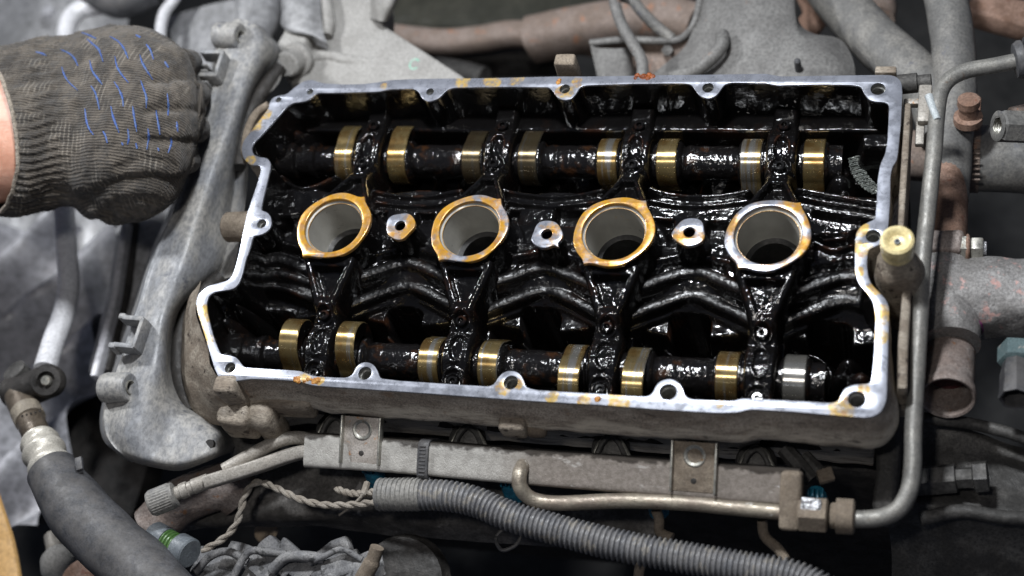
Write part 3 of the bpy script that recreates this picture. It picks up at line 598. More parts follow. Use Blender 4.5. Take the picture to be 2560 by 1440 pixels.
# ================================================================ FUEL RAIL AND PIPES (front)
rail = thing('fuel_rail', 'dusty square steel fuel rail running along the front of the head', 'fuel rail', P(1400, 1170, -6))
Z0 = -4.6
path = cat(PP([(775,1128,Z0),(1000,1142,Z0),(1300,1168,Z0),(1650,1195,Z0),(2000,1222,Z0)]), 8)
pr, _ = resample(path, .35)
T = nrm(path[-1]-path[0]); upv = nrm(np.cross(T, nrm(CAM-path[20]))); fwd = nrm(np.cross(upv, T))   # upv: across the rail in view
vv = nrm(np.array([0, -.42, .9])); vv = nrm(vv-T*np.dot(T, vv)); aa = nrm(np.cross(vv, T))
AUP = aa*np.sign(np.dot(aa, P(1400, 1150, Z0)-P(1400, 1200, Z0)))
g = G(); n = 28; th = np.linspace(0, 2*np.pi, n, endpoint=False)+math.pi/4
A = []
for p in pr:
    c, s_ = np.cos(th), np.sin(th); e = 2/7.0; a = np.sign(c)*np.abs(c)**e*.98; b = np.sign(s_)*np.abs(s_)**e*.98
    A.append(p+np.outer(a, aa)*1.04+AUP*.08+np.outer(b, vv)-vv*.1)
A = np.array(A); Vn = A.reshape(-1, 3); Vn += (.015*noise3(Vn, 3, 2))[:, None]
base = g.n; g.grid(Vn.reshape(A.shape), close_v=True); m_ = len(pr)
g.f += [tuple(base+j for j in range(n)), tuple(base+(m_-1)*n+j for j in range(n-1, -1, -1))]; g.m += [0, 0]
def rail_mat():
    m = NT('dust_caked_rail_steel'); sx = m.n('ShaderNodeSeparateXYZ'); m.l(m.co, sx.inputs[0])
    t = m.ramp(m.math('ADD', sx.outputs['X'], m.math('MULTIPLY', m.noise(.8, 3, .6), 2.5)), -3.4, 1.6)   # heavier caked dust towards the regulator end
    clean = m.mix(m.ramp(m.noise(2, 5, .6), .4, .65), (.38, .365, .335), (.30, .285, .26)); cake = m.mix(m.ramp(m.noise(3.2, 5, .7), .4, .6), (.235, .205, .18), (.175, .152, .13))
    col = m.mix(t, clean, cake)
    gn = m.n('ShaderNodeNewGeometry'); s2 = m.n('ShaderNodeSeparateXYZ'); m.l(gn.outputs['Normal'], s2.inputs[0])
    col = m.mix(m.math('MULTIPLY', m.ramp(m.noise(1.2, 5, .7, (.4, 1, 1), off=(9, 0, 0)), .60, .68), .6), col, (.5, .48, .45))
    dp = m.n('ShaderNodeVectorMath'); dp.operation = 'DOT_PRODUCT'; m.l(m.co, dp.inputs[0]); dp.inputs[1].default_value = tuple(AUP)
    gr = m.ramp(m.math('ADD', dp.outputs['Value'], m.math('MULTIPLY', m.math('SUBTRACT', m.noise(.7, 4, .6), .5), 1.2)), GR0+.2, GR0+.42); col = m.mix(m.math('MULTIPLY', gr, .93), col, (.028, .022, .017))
    m.set('Base Color', col); m.set('Roughness', m.ramp(t, 0, 1, .5, .95)); m.set('Metallic', .1)
    m.set('Normal', m.bump(m.noise(9, 4, .75), .06, .8)); return m.mat
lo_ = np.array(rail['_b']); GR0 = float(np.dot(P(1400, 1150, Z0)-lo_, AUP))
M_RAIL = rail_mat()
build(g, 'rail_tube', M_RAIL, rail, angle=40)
# flat arm and thin tube to the service port at the pulley end
g = G().tube(cat(PP([(520,1205,-4.2),(640,1168,-4.3),(760,1130,-4.6),(860,1130,-4.6)]), 6), 1, 24, sq=(.42, .85, 6), up=tuple(vv))
build(g, 'port_arm', M_DUSTMET, rail, 'flat arm at the service port end')
build(G().tube(cat(PP([(560,1175,-4.6),(640,1130,-4.7),(700,1102,-4.8),(745,1094,-5),(790,1104,-5.2)]), 8), .42, 14), 'return_tube', M_DUSTMET, rail)
a0, a1 = P(372, 1262, -3.9), P(520, 1202, -4.2); dd = nrm(a1-a0); L = np.linalg.norm(a1-a0)
build(G().lathe(a0+dd*1.55, dd, [(0, .42), (.5, .42), (.55, .5), (1.0, .5), (1.05, .42), (1.3, .42), (1.35, .48), (L-1.5, .45)], 24), 'port_stem', M_DUSTMET, rail, 'rust-tinged stem of the service port')
n = 60; g = G(); th = np.linspace(0, 2*np.pi, n, endpoint=False); u = nrm(np.cross(dd, (0, 0, 1))); w_ = np.cross(dd, u); A = []
for a, r, k in [(0, .01, 0), (.0, .55, 0), (.06, .72, 0), (.2, .8, .0), (.25, .8, .03), (1.45, .8, .03), (1.5, .8, 0), (1.7, .76, 0), (1.78, .6, 0), (1.78, .3, 0)]:
    rr = r+k*np.where(np.arange(n) % 2, 1, -1); A.append(a0+dd*a+rr[:, None]*(np.outer(np.cos(th), u)+np.outer(np.sin(th), w_)))
g.grid(np.array(A), close_v=True)
cap_ = build(g, 'knurled_cap', M_HOSE, rail, 'grey knurled service cap with a slot'); cap_['_b'] = rail['_b']
build(G().box(a0-dd*.01, (.14, .95, .05), (u, w_, dd), .02), 'slot', M_DARK, cap_)
# U brackets
def bracket(px, py, cx_px, lab, mat):
    c = P(px, py, Z0+1.0); br = []
    o = build(G().box(c+vv*.12-aa*.0, (2.35, 2.75, .16), (T, aa, vv), .05), 'mounting_bracket', mat, rail, lab); o['_b'] = rail['_b']
    for s_ in (-1, 1): build(G().box(c+T*s_*1.22+vv*.28, (.13, 2.85, .62), (T, aa, vv), .05, nz=.02), 'flange', M_NUT, o)
    h_ = c-aa*-.62*(-1)*-1 if False else c+aa*(.62 if np.dot(aa, P(px, py-20, Z0)-P(px, py, Z0)) > 0 else -.62)
    build(G().lathe(h_+vv*.18, vv, [(0, .62), (.06, .62), (.09, .56), (.06, .45), (.02, .4), (-.1, .4)], 32, caps=False), 'washer', M_NUT, o)
    build(G().lathe(h_+vv*.03, vv, [(0, .43), (.012, .42), (.012, .01)], 20, caps=False), 'bolt_recess', M_DARK, o)
    build(G().lathe(h_+vv*.02, vv, [(-.03, .27), (.05, .26), (.08, .2), (.03, .12), (.03, .01)], 12, caps=False), 'bolt', M_NUT, o)
    build(G().lathe(c-(h_-c)*1.25+vv*.2, vv, [(0, .17), (.01, .15), (.012, .01)], 12, caps=False), 'drain_hole', M_DARK, o)
    return o
M_BRK = surf('rust_bloomed_bracket', (.38, .34, .30), (.46, .42, .38), .5, .2, .9, .012, 10, c3=(.36, .2, .11), c3amt=.55)
bracket(908, 1100, 0, 'clean rail bracket with rust round its bolt', M_BRK)
bracket(1737, 1167, 0, 'dirty rail bracket with dust-filled bolt recess', M_DIRT2)
# regulator end
e = P(1978, 1250, -4.2)
build(G().box(e, (1.15, 3.2, 1.5), (T, aa, vv), .25, 3, cuts=1, nz=.05), 'end_block', M_DIRT2, rail)
ax = nrm(P(2100, 1292, -4.2)-P(1985, 1285, -4.2))
c0 = P(1995, 1284, -4.3)
build(G().lathe(c0, ax, [(0, .8), (.1, .95), (1.5, .95), (1.6, .8)], 6), 'hex_fitting', M_DIRT2, rail)
build(G().box(P(2027, 1268, -3.45), (1.1, .95, .12), (ax, aa, vv), .08, 2, cuts=2, nz=.08), 'scraped_flat', M_SHINY, rail, 'bright scraped flat on the fitting')
build(G().lathe(c0+ax*1.7, ax, [(0, .62), (.1, .7), (.3, .7), (.32, .95), (1.2, .95), (1.3, .8)], 20), 'collar_nut', M_DIRT2, rail)
build(G().tube(cat(PP([(1308,1163,-3.9),(1299,1185,-3.4),(1300,1215,-3.6),(1318,1240,-4.1),(1352,1254,-4.4),(1410,1258,-4.5),(1550,1252,-4.5),(1700,1257,-4.5),(1840,1270,-4.5),(1975,1283,-4.5)]), 10), .43, 18), 'feed_tube', surf('worn_feed_tube', (.33, .29, .23), (.22, .18, .145), .42, .5, .9, .02, 9, c3=(.55, .53, .48), c3amt=.62, streak=(.5, 1, 1)), rail, 'looped feed tube, worn bright at its bend')
for (ax_, ay_), (bx_, by_) in [((968,1112),(1050,1121)), ((1092,1124),(1268,1143)), ((1440,1160),(1560,1172)), ((1905,1207),(1990,1217))]:
    c_ = cat(PP([(ax_, ay_, Z0), ((ax_+bx_)/2, (ay_+by_)/2, Z0), (bx_, by_, Z0)]), 6)+vv*.87; c_ = c_+(.02*noise3(c_, 4, 3))[:, None]*aa
    build(G().tube(c_, .07, 6), 'worn_edge', M_SHINY, rail)
# zip tie
q = P(1072, 1148, Z0); g = G()
A = []
for a in (-.34, .34):
    for r in (1.12, 1.2): pass
lp = np.linspace(0, 2*np.pi, 41)[:-1]+.1; e_ = 2/4.5
A = np.array([[q-vv*.1+T*t_+np.sign(np.cos(x))*abs(np.cos(x))**e_*r*aa+np.sign(np.sin(x))*abs(np.sin(x))**e_*r*vv for x in lp] for t_, r in ((-.33, 1.05), (-.33, 1.2), (-.26, 1.24), (.26, 1.24), (.33, 1.2), (.33, 1.05))])
tie = thing('clamp_strap', 'black plastic clamp strap cinched round the square rail', 'clamp', q)
build(g.grid(A, close_v=True), 'band', M_RUB, tie)
g = G()
for k in range(9): g.box(q-vv*.1+vv*1.25+aa*(-.85+k*.21), (.4, .08, .06), (T, aa, vv), .02, 1)
build(g, 'ridges', M_RUB, tie)
build(G().box(q-aa*1.15*np.sign(np.dot(aa, P(1072,1200,Z0)-P(1072,1148,Z0)))*-1+vv*.3, (.75, .3, .8), (T, aa, vv), .06), 'buckle', M_RUB, tie)

# long pipe round the flywheel end
pz = thing('coolant_pipe', 'thin dull steel pipe bending down past the right end of the head', 'pipe', P(2300, 800, -4))
pp = cat(PP([(2555,150,-1.2),(2480,165,-1.2),(2420,176,-1.2),(2377,196,-1.2),(2352,230,-1.2),(2342,290,-1.2),(2335,380,-1.2),(2320,520,-1.5),(2306,660,-1.8),(2299,800,-2.2),(2290,950,-2.8),(2283,1080,-3.2),(2282,1160,-3.4),(2274,1222,-3.6),(2252,1266,-3.8),(2215,1290,-4),(2160,1298,-4.2),(2085,1294,-4.3)]), 10)
build(G().tube(pp, .47, 22), 'pipe_tube', M_PIPE, pz)
bk = build(G().box(P(2312, 262, -1.4), (.75, 2.6, .5), None, .1, 2, nz=.03), 'clip_plate', M_DUSTMET, pz, 'notched clip plate holding the pipe'); bk['_b'] = pz['_b']
build(G().box(P(2284, 258, -1.6), (1.1, .4, .5), None, .08), 'clip_plate', M_DUSTMET, pz)
build(G().box(P(2300, 330, -1.8), (.5, 1.9, .4), None, .08), 'clip_plate', M_DUSTMET, pz)
build(G().lathe(P(2322, 240, -1.0), (.3, -1, .1), [(0, .25), (1.9, .22)], 10), 'worn_patch', surf('scuffed_light_paint', (.42, .46, .47), (.5, .53, .54), .5, .1), pz)
b2 = build(G().lathe(P(2225, 214, -2.6), (1, .05, .1), [(0, .6), (1.6, .6), (1.65, .45), (2.4, .45)], 20), 'stub_bolt', M_DARK2, label='dark cylindrical stub bolt beside the rear right corner of the rim', category='bolt')
gr = thing('rubber_grommet', 'black ribbed grommet on the upper right pipe end', 'grommet', P(2552, 150, -1.5))
ax2 = nrm(pp[0]-pp[6])
build(G().lathe(P(2535, 153, -1.2), ax2, [(0, .55), (.05, 1.0), (.3, 1.15), (.5, 1.15), (.52, .8), (.7, .8), (.72, 1.25), (1.1, 1.3), (1.8, 1.2)], 28), 'grommet_body', M_RUB, gr)

# vertical sensor with cream nozzle at the right notch of the rim
sn = thing('ignition_sensor', 'cream ringed nozzle on a grimy brown plug body at the right rim notch', 'sensor', P(2243, 700, -4))
c = P(2243, 598, 2.2)
build(G().lathe(c, (0, 0, -1), [(.38, .01), (.38, .16), (0.30, .42), (.06, .56), (-.02, .74), (.08, .88), (.35, .91), (.8, .9), (1.2, .82), (1.25, .72)], 40, caps=False), 'nozzle_ring', M_CREAM, sn)
build(G().lathe(c+np.array([0, 0, -.36]), (0, 0, 1), [(0, .16), (.14, .16), (.15, .09), (.02, .08), (.02, .01)], 20, caps=False), 'nozzle_pin', M_GREYPL, sn)
g = G().lathe(c+np.array([0, 0, -1.0]), (.02, -.03, -1), [(0, .76), (1.0, .82), (1.5, 1.15), (2.5, 1.35), (5, 1.35), (6.5, 1.1), (8, .8)], 36); v = g.v[0]; g.v[0] = v+.16*np.stack([noise3(v, .8, 2), noise3(v, .8, 7), 0*v[:, 0]], 1)
build(g, 'plug_body', M_DIRT, sn, 'grimy brown plug body', angle=60)
build(G().lathe(c+np.array([0, 0, -1.1]), (0, 0, -1), [(0, .84), (.3, .86), (.35, .8)], 30), 'collar', M_CREAM, sn)

# corrugated conduit: every rib is real geometry
cdt = thing('wiring_conduit', 'ribbed black plastic conduit snaking diagonally below the fuel rail', 'conduit', P(1500, 1350, -7))
cp = cat(PP([(1040,1237,-4.4),(1120,1240,-4.4),(1190,1255,-4.5),(1270,1288,-4.6),(1350,1312,-4.7),(1450,1340,-4.8),(1560,1366,-4.9),(1700,1392,-5),(1850,1418,-5),(1980,1440,-5),(2080,1490,-5),(2180,1580,-5.5),(2260,1700,-6),(2330,1840,-7)]), 12)
pr, t = resample(cp, .03); per = .30; prof = np.clip(np.cos(2*np.pi*t/per)*1.4, -1, 1)
rad = .80+.10*prof+.03*np.array([mnoise.noise(Vector((a*.3, 0, 0))) for a in t])
build(G().tube(pr, rad, 26), 'conduit_tube', M_CORR, cdt, angle=80)
build(G().tube(resample(cat(PP([(946,1236,-4.4),(1000,1237,-4.4),(1055,1237,-4.4)]), 12), .05)[0], .93+.035*np.cos(np.arange(57)/57*2*np.pi*11)[:len(resample(cat(PP([(946,1236,-4.4),(1000,1237,-4.4),(1055,1237,-4.4)]), 12), .05)[0])] if False else .93, 28, caps=False), 'end_sleeve', M_HOSE, cdt, 'dusty taped end of the conduit')
g = G()
for k in range(9): 
    q = P(952+k*11.5, 1236.5, -4.4); g.lathe(q-np.array([.06, 0, 0]), P(1055,1237,-4.4)-P(946,1236,-4.4), [(0, .93), (.03, .985), (.11, .985), (.14, .93)], 28, caps=False)
build(g, 'sleeve_ribs', M_HOSE, cdt)
def twisted(name, pts, r, mat, label, cat_='cable', strands=2, pitch=1.7, par=None):
    c_, t_ = resample(cat(PP(pts), 10), .09); Tn = np.gradient(c_, axis=0); Tn /= np.linalg.norm(Tn, axis=1)[:, None]
    root = thing(name, label, cat_, c_[len(c_)//2])
    for s_ in range(strands):
        off = []
        for k in range(len(c_)):
            u_ = nrm(np.cross(Tn[k], (0, 0, 1))); w2 = np.cross(Tn[k], u_); a = 2*np.pi*(t_[k]/pitch+s_/strands); off.append(c_[k]+r*.42*(math.cos(a)*u_+math.sin(a)*w2))
        build(G().tube(off, r*.66, 9), 'strand', mat, root)
    return root
M_WIRE = surf('dust_caked_cable', (.22, .19, .155), (.30, .27, .23), .85, 0, 2, .03, 12)
twisted('twisted_cable', [(940,1255,-4.6),(880,1262,-4.8),(810,1262,-5),(750,1248,-5),(700,1225,-5),(655,1206,-5),(630,1212,-5.1),(612,1240,-5.3),(603,1270,-5.5),(590,1310,-5.8),(560,1345,-6),(505,1378,-6)], .22, M_WIRE, 'dusty twisted cable arching from the conduit end down to the grey sensor plug')
twisted('twisted_cable', [(945,1228,-4.6),(905,1234,-4.8),(870,1232,-5),(840,1222,-5)], .22, M_WIRE, 'short twisted cable stub ending just left of the conduit end', pitch=.9)
build(G().tube(cat(PP([(848,1288,-5.5),(878,1266,-5),(905,1240,-4.4),(918,1208,-4.8)]), 8), [.07]*9+[.1]*8+[.2]*8, 8), 'cable_end', M_WIRE, label='thin bent cable end crossing the two twisted cables', category='cable')
build(G().tube(cat(PP([(1000,1200,-6),(1020,1192,-6),(1048,1180,-6)]), 6), .1, 8), 'tie_tail', M_RUB, label='thin serrated tie tail behind the conduit end', category='zip tie')
for i, pts in enumerate([[(1640,1275,-6),(1648,1300,-6.5),(1650,1330,-7),(1680,1345,-7)], [(1905,1300,-6.5),(1912,1340,-7),(1945,1372,-7),(1965,1400,-7)], [(1610,1400,-7),(1600,1420,-7.5),(1595,1450,-8)]]):
    build(G().tube(cat(PP(pts), 8), .3, 10), 'loose_wire', M_DIRT2, label=['short wire dropping behind the conduit below the dirty bracket', 'bent wire passing behind the conduit near its lower right part', 'wire stub below the conduit at the bottom edge'][i], category='wire')
g = G().tube(cat(PP([(1240,1345,-7),(1255,1375,-7),(1290,1362,-7),(1300,1335,-7),(1265,1322,-7)]), 8, closed=True), .12, 8)
build(g, 'clip_ring', M_RUB, label='thin black clip ring hanging under the conduit', category='clip')

# injectors seen between the rail and the head
for i, (px, py) in enumerate([(930,1170),(1275,1205),(1640,1240),(2040,1232)]):
    t_ = thing('fuel_injector', ['blue-tipped injector under the clean rail bracket', 'blue-tipped injector under the middle of the rail', 'blue-tipped injector left of the dirty bracket', 'blue-tipped injector beyond the regulator end'][i], 'injector', P(px, py, -8), 'injectors below the fuel rail')
    c = P(px, py, -6.4)
    build(G().lathe(c, (0, -.3, -1), [(0, .5), (.3, .6), (1.5, .6), (1.6, .4)], 16), 'connector', M_BLUE, t_)
    g = G()
    for k in range(4): g.box(c+np.array([-.4+k*.26, -.2+.1*(k % 2), .25]), (.12, .5, .3), None, .03, 1)
    build(g, 'latch', M_BLUE, t_)
# arched gasket ends below the head
for i, (px, py) in enumerate([(838,1060),(1170,1085),(1527,1108),(1890,1140)]):
    t_ = thing('manifold_port', f'arched metal port seal peeping out under the head, {order[i]} from the pulley end', 'port seal', P(px, py, -7), 'arched port seals under the head')
    for k, (s_, m_) in enumerate(((1.0, M_NUT), (.82, M_DARK2))):
        c_ = cat(PP([(px-46*s_, py+34, -6.5), (px-26*s_, py-2, -6.2), (px, py-22*s_, -6.1), (px+26*s_, py-2, -6.2), (px+46*s_, py+34, -6.5)]), 6)
        build(G().tube(c_, .14 if k == 0 else .2, 8), 'arch_rim', m_, t_)
    build(G().lathe(P(px, py+16, -7.4), (0, -.35, 1), [(0, 1.2), (.7, 1.0), (.9, .5), (.9, .01)], 20), 'port_core', M_DARK2, t_)
for i, (px, py) in enumerate([(908,1046),(1733,1106)]):
    t_ = build(G().box(P(px, py, -4.6), (1.7, .5, .35), None, .08, 2, nz=.04).lathe(P(px, py, -4.3), (0, -1, .6), [(0, .35), (.3, .33), (.32, .2), (.1, .18), (.1, .01)], 16, caps=False), 'bracket_boss', M_NUT, label=['steel boss above the clean rail bracket', 'steel boss above the dirty rail bracket'][i], category='boss')

# ================================================================ LOFT helper for moulded sheets
def loft(rows, nu=6, nv=6):
    A = np.array([cat(PP(r), nu) for r in rows]); return np.stack([cat(A[:, j], nv) for j in range(A.shape[1])], 1)
def noisy(A, amp, s): 
    V_ = A.reshape(-1, 3).copy(); V_ += amp*np.stack([noise3(V_, s, 1), noise3(V_, s, 31), noise3(V_, s, 61)], 1); return V_.reshape(A.shape)

# ---- timing cover
cov = thing('timing_cover', 'dusty grey plastic timing belt cover at the pulley end', 'timing cover', P(420, 800, -6))
rows = [[(545,80,-8),(552,72,-2.2),(570,58,-1.6),(600,46,-1.6),(640,62,-1.8),(668,84,-3.5),(690,104,-7)],
        [(532,135,-8),(538,130,-2.2),(558,122,-1.6),(604,112,-1.5),(655,116,-2.0),(690,128,-4),(706,140,-7)],
        [(512,250,-8),(520,250,-2.2),(540,246,-1.7),(585,244,-1.5),(615,240,-2.2),(632,236,-4),(645,236,-7)],
        [(462,400,-8),(472,400,-2.2),(492,400,-1.7),(540,398,-1.6),(572,398,-2.6),(590,400,-4),(604,402,-7)],
        [(420,530,-8),(428,530,-2.3),(446,528,-1.8),(500,520,-1.6),(540,520,-3.0),(566,530,-4.4),(590,540,-7)],
        [(372,640,-8),(380,640,-2.4),(398,638,-1.8),(456,650,-1.6),(510,664,-3.2),(545,672,-4.8),(575,680,-7)],
        [(328,780,-8),(336,780,-2.5),(350,778,-1.9),(404,786,-1.6),(430,790,-2.6),(455,770,-5),(485,740,-7.5)],
        [(290,900,-8),(297,900,-2.6),(312,898,-2.0),(380,908,-1.7),(412,912,-2.6),(430,900,-5.2),(455,890,-8)],
        [(258,1000,-8),(263,1000,-2.8),(280,1000,-2.2),(346,1004,-1.9),(410,1010,-3.0),(446,1000,-4.6),(462,985,-8)],
        [(250,1060,-8),(256,1060,-3.0),(272,1062,-2.4),(334,1072,-2.1),(420,1080,-3.4),(500,1050,-4.4),(520,1030,-8)],
        [(262,1105,-8),(270,1105,-3.2),(288,1108,-2.8),(350,1122,-2.6),(440,1130,-3.6),(540,1092,-4.4),(575,1085,-8)],
        [(300,1138,-8),(306,1138,-3.8),(322,1142,-3.3),(372,1156,-3.2),(450,1160,-3.8),(540,1130,-4.4),(586,1112,-8)],
        [(330,1156,-8),(336,1156,-5),(350,1160,-5),(392,1170,-5),(455,1176,-5),(530,1150,-5.2),(580,1130,-8)]]
A = noisy(loft(rows, 6, 6), .05, .5)
build(G().grid(A), 'cover_shell', M_COVER, cov, angle=70)
def clip(pts_c, ax_a, ax_b, par, lab):
    """[-shaped latch: a spine with two arms"""
    c = P(*pts_c); a = nrm(P(ax_a[0], ax_a[1], pts_c[2])-c); b = nrm(P(ax_b[0], ax_b[1], pts_c[2])-c); b = nrm(b-a*np.dot(a, b)); nn = nrm(np.cross(a, b)); nn *= np.sign(nn[2])
    g = G().box(c+b*.45, (2.1, .28, 1.1), (a, b, nn), .08)
    for s_ in (-1, 1): g.box(c+a*s_*.95-b*.25, (.34, 1.5, 1.1), (a, b, nn), .08).box(c+a*s_*1.02-b*1.05, (.42, .5, 1.15), (a, b, nn), .12)
    return build(g, 'latch_clip', M_COVER, par, lab, angle=30)
clip((338,838,-1.1), (318,895), (380,850), cov, 'lower bracket-shaped latch clip')
clip((540,168,-1.0), (525,215), (590,180), cov, 'upper bracket-shaped latch clip, partly behind the glove')
for s_ in range(4): build(G().box(P(498, 170+s_*14, -1.0), (1.6, .14, .8), None, .04), 'latch_rib', M_COVER, cov)
for c_, d_, lab in [((262,970,-1.8), (1, .05, .08), 'lower hollow screw boss'), ((545,88,-1.4), (1, -.12, .05), 'upper hollow screw boss')]:
    o_ = P(*c_); bs = build(G().lathe(o_, d_, [(-.2, .3), (-.12, .72), (0, .9), (.3, .97), (1.75, .93), (1.85, .88), (1.9, .8), (1.86, .47), (1.6, .45), (.9, .44), (.9, .01)], 32, caps=False), 'screw_boss', M_COVER, cov, lab); bs['_b'] = cov['_b']
    build(G().lathe(o_+nrm(d_)*1.6, d_, [(0, .46), (.32, .46), (.34, .4), (.3, .38), (-.3, .37)], 24, caps=False), 'brass_sleeve', M_NUT, bs)
build(G().lathe(P(527,1112,-4.2), (0, -.2, 1), [(0, .33), (.22, .3), (.24, .01)], 16), 'drain_plug', M_DARK, cov)
# back plate of the timing drive and dark gap ring
rows = [[(690,110,-6),(640,150,-6.5),(600,220,-6.5)], [(700,200,-4),(640,240,-5.5),(590,300,-6)], [(640,260,-4),(608,320,-5.2),(570,380,-6)], [(612,330,-4),(596,400,-5.2),(560,460,-6)], [(620,420,-4),(604,480,-5.0),(550,540,-6)], [(610,520,-4),(590,560,-5.0),(530,640,-6)], [(600,600,-4),(565,660,-5.0),(500,720,-6.5)], [(580,690,-4.5),(520,720,-5.5),(470,790,-7)]]
build(G().grid(noisy(loft(rows), .08, .5)), 'back_plate', M_COVER, label='grey back plate between the timing cover and the head', category='back plate', angle=70)
c_ = cat(PP([(700,170,-4.5),(655,230,-4.2),(622,290,-4.2),(605,350,-4.2),(600,420,-4.2)]), 8)
build(G().tube(c_, .55, 12), 'rubber_seal', M_DARK, label='dark rubber seal curving behind the upper left rim', category='seal')
c_ = cat(PP([(556,690,-4.6),(500,740,-4.6),(462,800,-4.8),(446,880,-5),(452,960,-5.2),(480,1030,-5.4)]), 8)
build(G().tube(c_, .55, 12), 'rubber_seal', M_DARK, label='dark rubber seal curving behind the lower left rim', category='seal')

# ================================================================ RIGHT SIDE: water outlet, hoses, fittings
wo = thing('water_outlet', 'stained cast aluminium coolant outlet with open lower neck, right of the head', 'coolant outlet', P(2400, 800, -9))
g = G().tube(cat(PP([(2375,745,-6.8),(2450,745,-6.8),(2600,752,-6.8),(2850,765,-6.8)]), 8), 2.25, 36, sq=(1, 1, 2.6)); g.v[0] = noisy(g.v[0].reshape(-1, 1, 3), .22, .7).reshape(-1, 3)
build(g, 'housing', M_CASTAL, wo, angle=70)
g = G().tube(cat(PP([(2358,630,-6.5),(2362,700,-6.5),(2372,800,-6.2),(2374,860,-6.0)]), 8), 1.75, 36); g.v[0] = noisy(g.v[0].reshape(-1, 1, 3), .12, .7).reshape(-1, 3)
build(g, 'neck_root', M_CASTAL, wo, 'grey-lilac upper neck', angle=70)
ax = nrm(P(2368,1000,-5.4)-P(2374,840,-6.0)); ax = nrm(ax+np.array([0, 0, .32])); o_ = P(2374, 800, -6.6)
g = G().lathe(P(2368,1000,-5.0)-ax*5.2, ax, [(0, 1.4), (.3, 1.46), (3.9, 1.42), (4.3, 1.43), (4.45, 1.52), (4.9, 1.54), (5.05, 1.46), (5.0, 1.33), (4.6, 1.28), (1.0, 1.22), (1.0, .01)], 48, caps=False)
build(g, 'neck_pipe', M_CASTAL2, wo, 'rust-stained open neck', angle=50)
build(G().lathe(P(2368,1000,-5.0)-ax*2.4, ax, [(0, 1.25), (.1, 1.2), (-.2, .01)], 32, caps=False), 'red_core', surf('red_stained_inside', (.06, .006, .009), (.08, .014, .014), .6, 0, 1), wo)
build(G().lathe(P(2375,798,-5.3)+np.array([0,0,-1.0]), P(2374,850,-6)-P(2372,790,-6), [(0, 1.80), (.1, 1.84), (.22, 1.83), (.3, 1.78)], 40, caps=False), 'magenta_band', surf('magenta_paint_mark', (.35, .06, .25), (.30, .14, .2), .6, 0, 2, .02, thr=(.45, .6)), wo)
g = G().box(P(2352, 620, -5.6), (2.6, 1.5, 2.0), None, .3, 3, cuts=1, nz=.12); build(g, 'stud_ear', M_CASTAL2, wo, angle=40)
for px, w_, r_, m_, nm, sides in [(2405,.7,.82,M_NUT,'stud_nut',6),(2428,.22,.85,M_RUST,'washer',24),(2440,.7,.72,M_NUT,'stud_nut',6),(2462,.4,.42,M_SHINY,'stud_end',14)]:
    build(G().lathe(P(px-14, 621, -5.4), (1, .02, 0), [(0, r_*.9), (.08, r_), (w_-.08, r_), (w_, r_*.9)], sides), nm, m_, wo)
ts = thing('temperature_sensor', 'dusty teal hex sensor with black plug socket below the coolant outlet', 'sensor', P(2530, 900, -6))
ax3 = nrm(P(2526,1000,-4.6)-P(2528,850,-6.0))
build(G().lathe(P(2540,868,-5.6), ax3, [(0, .8), (.1, .98), (1.2, .98), (1.3, .8)], 6), 'sensor_hex', M_TEAL, ts)
build(G().lathe(P(2540,868,-5.6)+ax3*1.2, ax3, [(0, .7), (.8, .8), (1.0, .84), (1.9, .84), (2.6, .9), (2.7, .86), (2.65, .72), (1.2, .70), (1.2, .01)], 8, caps=False), 'sensor_socket', M_RUB, ts)
# hoses
for pts, r_, lab in [([(1880,-280,-14),(2050,-60,-13),(2120,30,-12.5),(2200,110,-12),(2290,195,-11.5),(2345,270,-11.5),(2370,340,-11.5)], 1.75, 'thick grey hose slanting in from the upper right'),
                     ([(2290,-280,-10),(2350,-60,-10),(2375,50,-10),(2385,150,-10.2),(2385,260,-10.5),(2375,360,-10.6),(2368,440,-10.6),(2365,500,-10.6)], 1.42, 'thick grey hose running straight down at the right')]:
    g = G().tube(resample(cat(PP(pts), 8), .3)[0], r_, 32); g.v[0] = noisy(g.v[0].reshape(-1, 1, 3), .1, .4).reshape(-1, 3); build(g, 'rubber_hose', M_HOSE, label=lab, category='hose', group='thick grey hoses at the upper right', angle=60)
build(G().tube(cat(PP([(2366,430,-10.5),(2366,520,-10.3),(2364,600,-9.8),(2362,660,-9)]), 8), 1.3, 28), 'rusty_pipe_stub', M_RUST, label='dark rusty pipe stub below the straight grey hose', category='pipe')
hb = thing('hose_clamp_bolt', 'rusty clamp bolt standing beside the straight grey hose', 'bolt', P(2415, 280, -9))
build(G().lathe(P(2420, 305, -9), (0, .25, 1), [(0, .9), (.5, .9), (.6, .6), (1.4, .55), (1.4, .7), (1.9, .68), (2.0, .45)], 14), 'bolt_body', M_RUST, hb)
build(G().box(P(2425, 285, -9.6), (1.3, 2.6, .5), None, .2, 2, nz=.1), 'clamp_ear', M_RUST, hb)
pk = thing('radiator_pipe', 'wide pinkish dusty pipe joint passing behind the hoses at the right', 'pipe', P(2450, 420, -14))
g = G().tube(cat(PP([(2230,385,-14),(2330,392,-14),(2420,395,-14),(2450,395,-14)]), 6), 1.7, 30); build(g, 'inner_pipe', M_RUST2, pk)
g = G().tube(cat(PP([(2405,395,-13.5),(2450,396,-13.5)]), 6), 2.3, 36); build(g, 'outer_pipe', M_RUST2, pk)
g = G()
for k in range(9): g.box(P(2440, 345+k*13, -11.2), (.5, .12, .1), None, .02, 1)
build(g, 'clamp_threads', M_RUST2, pk)
g = G().tube(cat(PP([(2448,396,-13.5),(2520,398,-13.5),(2640,405,-13.5),(2900,420,-13.5)]), 6), 2.2, 36); build(g, 'grey_sleeve', M_HOSE, pk)
